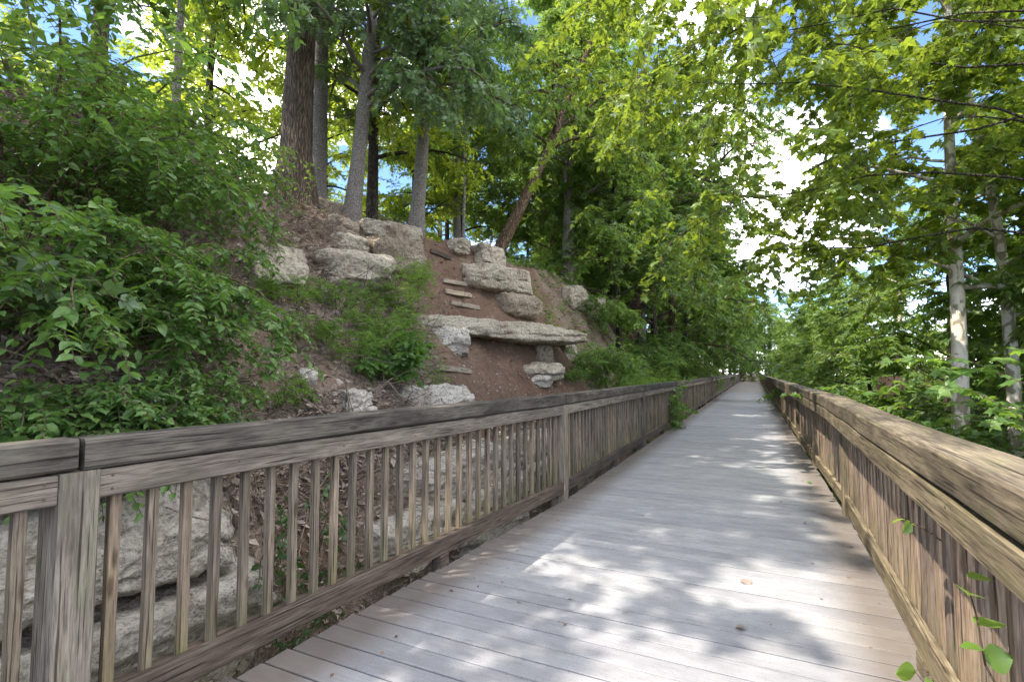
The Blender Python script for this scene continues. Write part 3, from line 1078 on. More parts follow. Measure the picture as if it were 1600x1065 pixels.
TPL = {k: leaf_template(k) for k in ('ovate', 'kite', 'lance', 'clump', 'maple', 'oak', 'vine_leaf')}


def unit(a):
    return a / (np.linalg.norm(a, axis=-1, keepdims=True) + 1e-9)


def polylines(start, dirs, length, nseg, rng, wob=.15, grav=0.0, up=0.0):
    """grow N curved branches at once"""
    N = len(start)
    pts = np.zeros((N, nseg + 1, 3))
    pts[:, 0] = start
    d = unit(np.asarray(dirs, float))
    st = (np.asarray(length) / nseg)[:, None]
    for i in range(nseg):
        d = d + rng.normal(0, wob, (N, 3))
        d[:, 2] += up - grav * (i + 1) / nseg
        d = unit(d)
        pts[:, i + 1] = pts[:, i] + d * st
    return pts


def sample(pts, t):
    """points and tangents at parameters t (N, K) of polylines pts (N, M+1, 3)"""
    N, M1, _ = pts.shape
    x = np.clip(t, 0, .9999) * (M1 - 1)
    i = x.astype(int)
    f = (x - i)[..., None]
    n = np.arange(N)[:, None]
    a, b = pts[n, i], pts[n, i + 1]
    return a + (b - a) * f, unit(b - a)


def offshoots(pts, K, rng, t0, t1, spread, flat=1.0, jitter=1.0):
    N = len(pts)
    t = (np.arange(K)[None, :] + rng.uniform(.1, .9, (N, K)) * jitter) / K
    t = t0 + (t1 - t0) * t
    p, T = sample(pts, t)
    side = rng.normal(0, 1, (N, K, 3))
    sgn = np.where(np.arange(K) % 2 == 0, 1, -1)[None, :, None]
    hor = np.cross(T, np.array([0, 0, 1.0]))
    side = side * flat + sgn * unit(hor) * 1.2
    side = side - (side * T).sum(-1, keepdims=True) * T
    side = unit(side)
    a = rng.normal(spread, .14, (N, K, 1))
    d = np.cos(a) * T + np.sin(a) * side
    return p.reshape(-1, 3), d.reshape(-1, 3), t.reshape(-1)


def leaves_on(tw, K, rng, size, t0=.12, flat=.7, droop=.25, opposite=False, upright_n=1.0, sj=.25):
    """leaf frames on twigs: position, axis, normal, size"""
    N = len(tw)
    if opposite:
        t = np.repeat((np.arange(K // 2) + .5) / (K // 2), 2)[None, :] + rng.uniform(-.02, .02, (N, K // 2 * 2))
        K = K // 2 * 2
    else:
        t = (np.arange(K)[None, :] + rng.uniform(.1, .9, (N, K))) / K
    t = t0 + (1 - t0) * t
    p, T = sample(tw, t)
    hor = unit(np.cross(T, np.array([0, 0, 1.0])) + 1e-4)
    sgn = np.where(np.arange(K) % 2 == 0, 1, -1)[None, :, None]
    ax = T * .45 + sgn * hor * .85 + rng.normal(0, .28, (N, K, 3))
    ax[..., 2] = ax[..., 2] * flat - droop
    ax = unit(ax)
    nr = np.zeros((N, K, 3))
    nr[..., 2] = upright_n
    nr = nr + rng.normal(0, .38, (N, K, 3))
    s = size * rng.normal(1, sj, (N, K)).clip(.4, 1.7) * (1 - .25 * t)
    return p.reshape(-1, 3), ax.reshape(-1, 3), nr.reshape(-1, 3), s.reshape(-1)


def leaf_frames(A, Nn):
    a = unit(A)
    n = unit(Nn - (Nn * a).sum(-1, keepdims=True) * a)
    b = np.cross(a, n)
    return b, a, n


def leaf_mesh(name, Lp, tpl, rng, tone_base=None):
    p, A, Nn, s = Lp
    V, T = TPL[tpl]
    b, a, n = leaf_frames(A, Nn)
    wide = rng.uniform(.85, 1.2, (len(p), 1, 1))
    verts = p[:, None, :] + s[:, None, None] * (V[None, :, 0:1] * wide * b[:, None, :] + V[None, :, 1:2] * a[:, None, :] + V[None, :, 2:3] * n[:, None, :])
    k = len(V)
    tris = (T[None] + (np.arange(len(p)) * k)[:, None, None]).reshape(-1, 3)
    tone = rng.beta(2, 2.4, len(p)) if tone_base is None else np.clip(tone_base + rng.normal(0, .2, len(p)), 0, 1)
    return mesh_from(name, verts.reshape(-1, 3), tris, None, False, np.repeat(tone, k))


def cat_leaves(*ls):
    return tuple(np.concatenate(x) for x in zip(*ls))


_leaf_singles = {}


def single_leaf_mesh(tpl, mat, k):
    key = (tpl, mat.name, k)
    if key not in _leaf_singles:
        V, T = TPL[tpl]
        m = mesh_from('leaf', V, T, None, tpl == 'vine_leaf', np.full(len(V), (.2, .4, .6, .85)[k]))
        m.materials.append(mat)
        _leaf_singles[key] = m
    return _leaf_singles[key]


def pick_leaves(Lp, count):
    """indices of the leaves that show largest in the photograph"""
    p, A, Nn, s = Lp
    rel = p - np.array([0, 0, CAM_H])
    d = np.linalg.norm(rel, axis=1)
    y = rel[:, 1].clip(.1)
    px, pz = 800 + F * rel[:, 0] / y, 532.5 - F * (rel[:, 2] / y - math.tan(PITCH))
    ok = (rel[:, 1] > .4) & (px > 0) & (px < 1600) & (pz > 0) & (pz < 1065)
    sc = np.where(ok, s / d, 0)
    idx = np.argsort(-sc)[:count]
    return idx[sc[idx] > 0]


def emit_leaves(root, Lp, tpl, mat, rng, part='foliage', singles=0):
    base = np.array(root.location)
    if singles:
        idx = pick_leaves(Lp, singles)
        b, a, n = leaf_frames(Lp[1][idx], Lp[2][idx])
        for j, i in enumerate(idx):
            o = put('leaf', single_leaf_mesh(tpl, mat, int(rng.integers(4))), None, root)
            s = float(Lp[3][i])
            q = Lp[0][i] - base
            o.matrix_basis = Matrix(((b[j][0] * s, a[j][0] * s, n[j][0] * s, q[0]), (b[j][1] * s, a[j][1] * s, n[j][1] * s, q[1]), (b[j][2] * s, a[j][2] * s, n[j][2] * s, q[2]), (0, 0, 0, 1)))
        keep = np.ones(len(Lp[0]), bool)
        keep[idx] = False
        Lp = tuple(x[keep] for x in Lp)
    Lq = (Lp[0] - base, *Lp[1:])
    o = put(part, leaf_mesh(part, Lq, tpl, rng), mat, root, kind='stuff')
    return o


# ------------------------------------------------------------------ trees
def tree_data(seed, h, r0, lean=(0, 0), curve=(0, 0), crown_from=.35, n_limbs=14, limb=3.0, sub=7, twig=5, nleaf=9, size=.12, limb_up=.5, droop=.3,
              twig_len=.5, custom=(), flat=.6, top=1.0, sub_k=.42, cone=.0, limb_r=.5, limb_wob=.12):
    """skeleton and leaves of one tree with its base at the origin"""
    rng = np.random.default_rng(seed)
    M_ = 12
    t = np.linspace(0, 1, M_)
    tr = np.stack([lean[0] * t + curve[0] * np.sin(t * math.pi) + .04 * h * (fnoise(t, t * 0 + seed, 2.2, seed) - .5) * t,
                   lean[1] * t + curve[1] * np.sin(t * math.pi) + .04 * h * (fnoise(t, t * 0 + seed, 2.2, seed + 5) - .5) * t, h * t], -1)[None]
    rad = (r0 * (1 - .78 * t) + r0 * .55 * np.exp(-t * h / .32))[None]
    bark = []
    bark.append(tubes(tr, rad, 14))
    lt = crown_from + (top - crown_from) * (np.arange(n_limbs) + rng.uniform(0, .9, n_limbs)) / n_limbs
    p, T = sample(tr, lt[None])
    p, T = p[0], T[0]
    az = np.arange(n_limbs) * 2.399 + rng.uniform(-.5, .5, n_limbs)
    upv = limb_up + rng.normal(0, .16, n_limbs) + .5 * (lt - crown_from)
    d = np.stack([np.cos(az), np.sin(az), upv], -1)
    rel = (lt - crown_from) / max(1e-3, top - crown_from)
    ll = limb * (1 - (.55 + cone) * rel ** 1.4) * rng.uniform(.75, 1.15, n_limbs)
    if len(custom):
        ct = np.array([c[0] for c in custom])
        cp, _ = sample(tr, ct[None])
        p = np.concatenate([p, cp[0]])
        d = np.concatenate([d, np.array([c[1] for c in custom], float)])
        ll = np.concatenate([ll, np.array([c[2] for c in custom], float)])
        lt = np.concatenate([lt, ct])
    limbs = polylines(p, d, ll, 7, rng, limb_wob, droop * .55)
    lr0 = np.clip(r0 * (1 - .78 * lt) * limb_r, .012, .4) * np.clip(ll / limb, .4, 1)
    lr = lr0[:, None] * np.linspace(1, .22, 8)[None]
    bark.append(tubes(limbs, lr, 6))
    sp, sd, st = offshoots(limbs, sub, rng, .22, 1.0, .85, .8)
    sl = np.repeat(ll, sub) * sub_k * (1.15 - .55 * st) * rng.uniform(.7, 1.2, len(sp))
    subs = polylines(sp, sd, sl, 4, rng, .16, droop * .6)
    sr = np.repeat(lr0, sub)[:, None] * .34 * np.linspace(1, .3, 5)[None]
    fine = [tubes(subs, sr.clip(.004, None), 4)]
    tp, td, _ = offshoots(subs, twig, rng, .15, 1.0, .8, .6)
    tl = twig_len * rng.uniform(.6, 1.25, len(tp))
    tw = polylines(tp, td, tl, 3, rng, .18, droop)
    fine.append(tubes(tw[:, [0, 2, 3]], np.full((len(tw), 3), .0035) * np.linspace(1.3, .5, 3)[None], 3))
    Lp = leaves_on(tw, nleaf, rng, size, .1, flat, droop)
    return bark, fine, Lp, rng


def tree_obj(name, label, cat, loc, bark, fine, Lp, rng, bark_m, leaf_m, tpl, group=None, singles=0, fine_m=None):
    root = thing(name, label, cat, loc, group)
    bg = Bag()
    for V, Q in bark:
        bg.add(V, None, Q)
    put('trunk', bg.mesh('trunk', True), M[bark_m], root)
    fb = Bag()
    for V, Q in fine:
        fb.add(V, None, Q)
    put('branches', fb.mesh('branches', True), M[fine_m or 'twig'], root, kind='stuff')
    Lw = (Lp[0] + np.array(loc), *Lp[1:])
    emit_leaves(root, Lw, tpl, M[leaf_m], rng, 'crown', singles)
    return root


def copy_tree(root, loc, rz=0.0, sc=1.0, label=None, group=None):
    c = root.copy()
    COL.objects.link(c)
    c.location = loc
    c.rotation_euler = (0, 0, rz)
    c.scale = (sc, sc, sc)
    if label:
        c['label'] = label
    if group:
        c['group'] = group
    for ch in root.children:
        d = ch.copy()
        COL.objects.link(d)
        d.parent = c
    return c


def tree(name, label, loc, seed, bark_m, leaf_m, tpl='kite', group=None, singles=0, cat='tree', **kw):
    b, f, L, rng = tree_data(seed, **kw)
    return tree_obj(name, label, cat, tuple(loc), b, f, L, rng, bark_m, leaf_m, tpl, group, singles)


def crest(px, py, depth, dz=0.0):
    p = at(px, py, depth)
    p.z = min(p.z, ground_at(p.x, p.y) + .15) if True else p.z
    p.z = ground_at(p.x, p.y) - .1 + dz
    return p


# trees on the crest of the slope
tree('oak_tree', 'thick furrowed oak trunk with flared base on the crest', crest(458, 340, 10.6), 101, 'bark_oak', 'tree_green', 'kite',
     h=14, r0=.36, lean=(.35, .2), crown_from=.36, n_limbs=18, limb=4.0, sub=8, twig=7, nleaf=12, size=.17, twig_len=.55)
tree('oak_tree', 'straight grey brown trunk directly behind the thick oak', crest(492, 330, 12.2), 102, 'bark_grey', 'tree_green', 'kite',
     h=13, r0=.26, lean=(.1, .4), crown_from=.4, n_limbs=16, limb=3.6, sub=7, twig=6, nleaf=12, size=.17, custom=((.2, (.8, .1, .55), 1.6),))
tree('oak_tree', 'slightly leaning trunk with lobed oak leaves beside the layered ledge', crest(546, 340, 11.0), 103, 'bark_grey', 'oak', 'oak',
     h=9.5, r0=.19, lean=(.75, .3), crown_from=.30, n_limbs=15, limb=2.9, sub=8, twig=6, nleaf=9, size=.18, limb_up=.25, droop=.5,
     custom=((.34, (.8, -.75, .25), 2.5), (.38, (.7, -.5, .4), 2.4), (.5, (.3, -.9, .3), 2.6), (.45, (1, -.2, .2), 2.4)))
tree('shade_tree', 'slim dark trunk standing right of the leaning trunk', crest(580, 345, 13.2), 104, 'bark_dark', 'tree_lime', 'kite',
     h=10, r0=.17, lean=(.15, .2), crown_from=.22, n_limbs=18, limb=3.2, sub=7, twig=6, nleaf=12, size=.17)
tree('oak_tree', 'pale smooth trunk with a broken top beside the dirt trail', crest(648, 378, 12.0), 105, 'bark_grey', 'oak', 'oak',
     h=9.5, r0=.18, lean=(.55, .3), crown_from=.36, n_limbs=15, limb=3.0, sub=8, twig=6, nleaf=9, size=.18, limb_up=.3, droop=.5,
     custom=((.38, (.2, -1, .2), 2.4), (.45, (.9, -.6, .2), 2.8), (.5, (.8, -.9, .3), 3.0)))
tree('shade_tree', 'very thin sapling stem behind the trail head', crest(722, 372, 14.5), 106, 'bark_grey', 'tree_green', 'kite',
     h=8, r0=.05, lean=(.2, .1), crown_from=.4, n_limbs=12, limb=1.8, sub=6, twig=5, nleaf=10, size=.15)
tree('shade_tree', 'dark trunk leaning sharply towards the boardwalk', crest(762, 384, 15.5), 107, 'bark_brown', 'tree_green', 'kite',
     h=9.0, r0=.21, lean=(3.8, .3), curve=(.2, 0), crown_from=.42, n_limbs=20, limb=3.6, sub=8, twig=7, nleaf=12, size=.17, droop=.45)
tree('shade_tree', 'straight grey trunk with bare side branch beyond the square block', crest(888, 440, 19), 108, 'bark_grey', 'tree_green', 'kite',
     h=12, r0=.24, lean=(.2, .3), crown_from=.24, n_limbs=20, limb=3.8, sub=8, twig=7, nleaf=11, size=.18)
tree('shade_tree', 'rough brown leaning trunk wrapped in creeper by the path', rooted(972, 4.0), 109, 'bark_brown', 'tree_green', 'kite',
     h=14, r0=.42, lean=(5.6, .2), curve=(-.1, 0), crown_from=.40, n_limbs=26, limb=5.4, sub=9, twig=7, nleaf=11, size=.20, droop=.5)
tree('shade_tree', 'brown trunk rising out of the honeysuckle before open sky', rooted(126, 7.2), 110, 'bark_oak', 'tree_dark', 'kite',
     h=12, r0=.12, lean=(.1, .2), crown_from=.26, n_limbs=17, limb=3.2, sub=7, twig=6, nleaf=9, size=.18)
tree('shade_tree', 'slender pale trunk between the honeysuckle and the oak', rooted(258, 7.0), 111, 'bark_grey', 'tree_dark', 'kite',
     h=12.5, r0=.07, lean=(.1, .3), crown_from=.30, n_limbs=16, limb=3.2, sub=7, twig=6, nleaf=10, size=.17)
tree('shade_tree', 'dense dark tree at the left edge above the honeysuckle', rooted(-120, 4.2), 112, 'bark_dark', 'tree_dark', 'ovate',
     h=6.5, r0=.12, lean=(.5, .3), crown_from=.25, n_limbs=14, limb=2.2, sub=7, twig=6, nleaf=9, size=.14)

for i, (u, w, hh, lab) in enumerate(((-6.8, 2.7, 9.5, 'broad tree on the slope behind the viewer, nearest the rock wall'), (.6, 5.0, 10.0, 'tree whose dark leaves fill the upper left corner'),
                                     (2.4, 6.0, 9.5, 'tree on the crest left of the brown trunk, out over the honeysuckle'), (-2.2, 4.6, 6.2, 'smaller tree on the slope behind the left edge honeysuckle'))):
    p = P(u, VL + w)
    p.z = ground_at(p.x, p.y) - .1
    if i == 0:
        side_tree = tree('shade_tree', lab, p, 120, 'bark_dark', 'tree_dark', 'clump', h=hh, r0=.15, lean=(.3, .2), crown_from=.28, n_limbs=17, limb=3.3, sub=7, twig=6, nleaf=9, size=.2)
    else:
        copy_tree(side_tree, p, 2.2 * i, hh / 9.5, lab)

# background trees: four kinds, copied
proto = []
for i, (bm, lm, h, rr_, lb) in enumerate((('bark_dark', 'tree_lime', 11, .16, 3.0), ('bark_grey', 'tree_green', 13, .2, 3.4), ('bark_brown', 'tree_dark', 12, .2, 3.4), ('bark_dark', 'tree_green', 9, .13, 2.9))):
    kinds = ('yellow green sunlit tree in the wood behind the crest', 'tall mid green tree of the wood along the boardwalk',
             'dark green tree in the wood along the boardwalk', 'low bushy green tree crowding the boardwalk')
    proto.append([tree_data(200 + i, h, rr_, (.4, .2), crown_from=(.16, .22, .16, .22)[i], n_limbs=22, limb=lb * 1.12, sub=7, twig=7, nleaf=(5, 6, 6, 7)[i], size=.25, twig_len=.65, droop=.35, limb_up=.35), bm, lm, kinds[i]])
roots = [None] * 4


def wood_tree(kind, u, v, rz, sc, dz=0.0):
    p = P(u, v)
    p.z = ground_at(p.x, p.y) - .15 + dz
    grp = ('sunlit trees behind the crest', 'tall trees of the wood', 'dark trees of the wood', 'low trees by the boardwalk')[kind]
    if roots[kind] is None:
        (b, f, L, rng), bm, lm, lab = proto[kind]
        roots[kind] = tree_obj('woodland_tree', lab, 'tree', (0, 0, 0), b, f, L, rng, bm, lm, 'clump', grp)
        r_ = roots[kind]
        r_.location = p
        r_.rotation_euler = (0, 0, rz)
        r_.scale = (sc,) * 3
    else:
        r_ = copy_tree(roots[kind], p, rz, sc)
    return r_


tr = random.Random(77)
ORD = 'first second third fourth fifth sixth seventh eighth ninth tenth eleventh twelfth thirteenth fourteenth fifteenth sixteenth seventeenth eighteenth'.split()
LOOK = ('yellow green sunlit tree', 'tall mid green tree', 'dark green tree', 'low bushy green tree')


def wood_row(place, spots):
    spots = sorted(spots, key=lambda q: q[0])
    cnt = {}
    for (u, v, k, sc) in spots:
        i = cnt[k] = cnt.get(k, -1) + 1
        r_ = wood_tree(k, u, v, tr.uniform(0, 6.28), sc * tr.uniform(.92, 1.08))
        r_['label'] = '%s %s, %s along the way' % (LOOK[k], place, ORD[i])


wood_row('in the wood behind the crest', [(u, VL + w, k, s) for (u, w, k, s) in (
    (9, 12, 0, .9), (13, 11.5, 0, .8), (12, 18, 0, 1.0), (20, 11, 0, .9), (24, 14, 1, 1.0), (18, 17, 0, 1.0),
    (27, 9, 1, .9), (34, 8, 1, 1.0), (7, 21, 0, .9), (38, 13, 1, 1.0),
    (19, 4.6, 1, .85), (24, 4.2, 1, 1.0), (28.5, 4.8, 1, 1.05), (15.5, 7.6, 1, .75), (22, 6.5, 3, .95), (17, 8.5, 3, .85), (14, 8.5, 0, .6), (26, 6.0, 3, 1.0), (31, 7, 2, .9), (29, 11, 3, 1.0))])
wood_row('against the left railing', [(u, VL + w, k, s) for (u, w, k, s) in (
    (21, 3.4, 3, .95), (24.5, 2.2, 3, 1.45), (28, 2.0, 2, 1.1), (19, 2.6, 3, 1.05), (31.5, 1.8, 3, 1.3), (36, 2.2, 2, 1.05), (40, 2.0, 3, 1.35), (45, 2.2, 2, 1.15),
    (51, 2.0, 3, 1.4), (57, 2.4, 2, 1.2), (64, 2.0, 3, 1.45), (71, 2.4, 2, 1.3), (78, 2.0, 3, 1.45), (33, 3.2, 1, 1.4), (26, 3.2, 1, 1.35), (42, 4.5, 1, 1.2), (53, 5, 1, 1.3), (68, 6, 1, 1.4))])
wood_row('closing the boardwalk end', [(86, 3.4, 2, 1.3), (85, .2, 3, 1.5), (88, -2.2, 2, 1.3), (84.5, 5.5, 3, 1.4), (95, 2, 1, 1.1), (90, -3.5, 2, 1.0), (100, 6, 1, 1.2), (104, -2, 1, 1.35), (110, -9, 2, 1.4), (98, -9, 2, 1.2), (84, -6, 3, 1.2)])
wood_row('in the right ravine', [
    (13, -5.4, 3, 1.0), (17, -4.4, 3, .95), (21, -3.8, 3, .85), (26, -4.2, 3, .85), (31, -4.0, 3, .85), (37, -3.8, 3, .85), (44, -4.2, 3, .85), (52, -3.8, 3, .9), (60, -3.8, 3, .9),
    (68, -4.4, 2, .8), (76, -4.0, 3, .9), (9.5, -8, 1, .9), (14, -10, 3, .9), (20, -9, 0, .75), (27, -10, 3, .8), (36, -10, 0, .65), (48, -11, 2, .7), (60, -11, 1, .65), (7, -12, 0, .9)])


# sycamores and the big overhanging limbs right of the boardwalk
def right_at(px, v):
    x = (px - 800) / F
    Y = v / (x * LX + LY)
    return Vector((x * Y, Y, FLOOR - .1))


tree('sycamore_tree', 'tall white barked sycamore with patchy trunk behind the right railing', right_at(1484, -3.1), 301, 'bark_white', 'sycamore', 'maple',
     h=13, r0=.16, lean=(.9, .5), crown_from=.42, n_limbs=18, limb=3.3, sub=7, twig=6, nleaf=8, size=.19, limb_up=.45, droop=.4)
tree('sycamore_tree', 'crooked pale sycamore further right, leaning left', right_at(1566, -4.0), 302, 'bark_white', 'sycamore', 'maple',
     h=12, r0=.14, lean=(-.3, .5), curve=(.5, 0), crown_from=.4, n_limbs=17, limb=3.1, sub=7, twig=6, nleaf=8, size=.18)
tree('sycamore_tree', 'thin pale sycamore stem nearest to the open sky gap', right_at(1392, -3.6), 303, 'bark_white', 'tree_green', 'kite',
     h=10, r0=.10, lean=(.8, .3), crown_from=.3, n_limbs=12, limb=2.0, sub=6, twig=5, nleaf=8, size=.16)
over = tree('sycamore_tree', 'near sycamore stretching leafy limbs over the boardwalk', P(7.0, -3.5, FLOOR - .1), 304, 'bark_dark', 'sycamore', 'maple', singles=160,
            h=12, r0=.16, lean=(-.5, .6), crown_from=.5, n_limbs=14, limb=3.4, sub=8, twig=7, nleaf=8, size=.122, limb_up=.35, droop=.42, limb_r=.17, limb_wob=.2,
            custom=((.72, (-.7, .75, .6), 5.2), (.78, (-.78, .7, .6), 5.6), (.67, (-.6, .8, .75), 5.2), (.92, (-.95, .75, .1), 6.0), (.82, (-.85, .95, .25), 6.2), (.95, (-1, .5, 0), 5.6), (.50, (-.75, .6, .55), 4.6), (.55, (-.9, .35, .5), 5.0), (.58, (-.5, .9, .5), 5.2), (.62, (-.95, .6, .35), 5.6), (.66, (-.7, .7, .4), 5.4), (.7, (-.95, .2, .3), 5.4),
                    (.75, (-.8, .75, .25), 5.6), (.8, (-.95, .4, .2), 5.2), (.85, (-.7, .8, .2), 5.0), (.45, (-.2, 1, .6), 4.0), (.9, (-1, .2, .2), 5.0)))


# ------------------------------------------------------------------ shrubs, saplings and weeds
def shrub(name, label, loc, seed, leaf_m, tpl, stems=9, length=2.4, spread=.55, toward=(0, 0), sub=9, twig=0, nleaf=14, size=.08, droop=.5, up=.9, twig_len=.55,
          group=None, singles=0, opposite=False, flat=.5, cat='shrub', stem_r=.014, upn=1.0, radius=.15, sub_k=.4):
    rng = np.random.default_rng(seed)
    root = thing(name, label, cat, tuple(loc), group)
    az = np.arange(stems) * 2.399 + rng.uniform(-.4, .4, stems)
    d = np.stack([np.cos(az) * spread + toward[0], np.sin(az) * spread + toward[1], np.full(stems, up) + rng.normal(0, .12, stems)], -1)
    st = np.array(loc)[None] + np.stack([np.cos(az), np.sin(az), 0 * az], -1) * radius * rng.uniform(.2, 1, stems)[:, None]
    ll = length * rng.uniform(.65, 1.1, stems)
    main = polylines(st, d, ll, 8, rng, .09, droop)
    base = np.array(loc)
    bg = Bag()
    V, Q = tubes(main - base, stem_r * np.linspace(1, .25, 9)[None] * rng.uniform(.7, 1.3, stems)[:, None], 5)
    bg.add(V, None, Q)
    sp, sd, tt = offshoots(main, sub, rng, .12, 1.0, .9, .7)
    sl = np.repeat(ll, sub) * sub_k * (1.15 - .6 * tt) * rng.uniform(.6, 1.2, len(sp))
    subs = polylines(sp, sd, sl, 5, rng, .10, droop * .7)
    V, Q = tubes(subs - base, np.full((len(subs), 6), stem_r * .3) * np.linspace(1, .4, 6)[None], 3)
    bg.add(V, None, Q)
    lv = [leaves_on(subs, nleaf, rng, size, .06, flat, .22, opposite, upn)]
    lv.append(leaves_on(main, nleaf, rng, size, .3, flat, .22, opposite, upn))
    if twig:
        tp, td, _ = offshoots(subs, twig, rng, .15, .95, .8, .6)
        tw = polylines(tp, td, twig_len * rng.uniform(.6, 1.2, len(tp)), 3, rng, .12, droop * .7)
        V, Q = tubes(tw - base, np.full((len(tw), 4), stem_r * .16), 3)
        bg.add(V, None, Q)
        lv.append(leaves_on(tw, nleaf, rng, size, .06, flat, .22, opposite, upn))
    put('stems', bg.mesh('stems', True), M['twig'], root, kind='stuff')
    emit_leaves(root, cat_leaves(*lv), tpl, M[leaf_m], rng, 'foliage', singles)
    return root


HG = 'honeysuckle shrubs on the rocky slope'
shrub('honeysuckle_shrub', 'honeysuckle with pale pointed leaf pairs arching low over the handrail', rooted(100, 2.5), 401, 'honeysuckle', 'ovate', 13, 1.65, .55, (.0, .1), 9, 3, 12, .085, .40, .85, .42, HG, 170, True)
shrub('honeysuckle_shrub', 'honeysuckle at the left edge with yellowish lower leaves', rooted(0, 2.4), 402, 'honeysuckle', 'ovate', 13, 1.7, .6, (0, .1), 9, 3, 12, .074, .4, .85, .42, HG, 100, True)
shrub('honeysuckle_shrub', 'honeysuckle spreading over dry twigs, nearest the dirt trail', rooted(150, 2.9), 403, 'honeysuckle', 'ovate', 12, 1.25, .5, (0, .1), 9, 3, 12, .07, .45, .85, .4, HG, 0, True)
shrub('honeysuckle_shrub', 'tall dark honeysuckle rising behind the leaf pairs', rooted(70, 3.6), 404, 'honeysuckle', 'ovate', 14, 2.6, .5, (.05, 0), 9, 3, 11, .085, .40, 1.1, .5, HG, 0, True)
shrub('honeysuckle_shrub', 'tall honeysuckle reaching in front of the oak trunk', rooted(170, 4.2), 405, 'honeysuckle', 'ovate', 13, 2.0, .5, (.1, 0), 9, 3, 11, .085, .45, 1.0, .5, HG, 0, True)
shrub('honeysuckle_shrub', 'shaded honeysuckle high at the left edge', rooted(-20, 3.4), 406, 'tree_dark', 'ovate', 12, 2.8, .5, (.1, 0), 8, 3, 11, .085, .45, 1.1, .5, HG, 0, True)
shrub('honeysuckle_shrub', 'dark low shrub behind the handrail at the foot of the honeysuckle', rooted(215, 2.0), 407, 'ivy', 'ovate', 10, .7, .7, (0, .1), 8, 2, 10, .055, .4, .7, .28, HG, 0, True)
shrub('honeysuckle_shrub', 'low yellowish shrub just over the handrail joint', rooted(135, 1.95), 410, 'honeysuckle', 'ovate', 11, .75, .7, (0, .05), 8, 2, 11, .066, .4, .75, .3, HG, 0, True)
shrub('honeysuckle_shrub', 'low shrub over the handrail in the left corner', rooted(30, 1.95), 411, 'honeysuckle', 'ovate', 11, .75, .7, (0, .05), 8, 2, 11, .066, .4, .75, .3, HG, 0, True)
shrub('honeysuckle_shrub', 'far shrub on the crest below the slender trunk', rooted(190, 6.0), 408, 'tree_green', 'ovate', 12, 1.7, .6, (0, 0), 9, 3, 10, .10, .45, .9, .5, HG, 0, True)
shrub('honeysuckle_shrub', 'loose shrub on the crest left of the oak roots', rooted(330, 6.6), 409, 'tree_green', 'ovate', 9, 1.5, .6, (0, 0), 8, 3, 9, .09, .45, .9, .45, HG, 0, True)

low_ = [o for o in bpy.data.objects if o.get('label') == 'low yellowish shrub just over the handrail joint'][0]
for px_, w_, rz_, sc_, lab_ in ((85, 1.9, .8, 1.0, 'low shrub over the handrail between the corner and the joint'), (190, 1.95, 2.1, .95, 'low shrub over the handrail right of the joint'),
                                (245, 2.1, 3.0, .85, 'low shrub over the handrail where the litter begins')):
    copy_tree(low_, rooted(px_, w_), rz_, sc_, lab_)

WG = 'feathery weeds on the slope'


def weed(label, px, py, seed, ln=.8, stems=16, leaf='feather', size=.035, **kw):
    p = hit(px, py)
    if p is None:
        return
    shrub('weed_clump', label, p - Vector((0, 0, .05)), seed, leaf, kw.pop('tpl', 'lance'), stems, ln, .28, (0, 0), 9, kw.pop('twig', 2), kw.pop('nleaf', 10), size * 1.25, .3, 1.0, .14, WG, 0, False, .9, 'weed', .005, .5, .3, .3)


weed('tallest feathery green weed beside the bare dirt trail', 630, 500, 501, 1.15, 18, size=.045)
weed('feathery weed under the overhang of the wide slab', 520, 478, 502, .42, 14, size=.036)
weed('feathery weed in the middle of the slope left of the trail', 590, 535, 503, .75, 16, size=.042)
weed('bright broadleaf weed above the flat pitted rock', 600, 596, 504, .75, 9, 'honeysuckle', .10, tpl='ovate', twig=1, nleaf=8)
weed('light green weed left of the broadleaf weed', 545, 568, 505, .55, 14, size=.036)
weed('sparse weed beneath the blocky ledge end', 440, 472, 506, .4, 11, size=.036)
weed('low weed among dry twigs near the handrail', 430, 630, 507, .4, 12, size=.036)
weed('small weed below the square slab', 570, 470, 508, .4, 11, size=.036)
weed('weed at the foot of the layered ledge, edge of trail', 645, 440, 509, .5, 11, size=.036)
weed('feathery weed below the tallest one', 610, 560, 510, .6, 14, size=.04)
weed('weed right of the dirt by the low pale stone', 890, 592, 511, .4, 12, size=.04)
weed('low weed with thin stems behind the dead twigs', 480, 530, 512, .4, 12, size=.036)

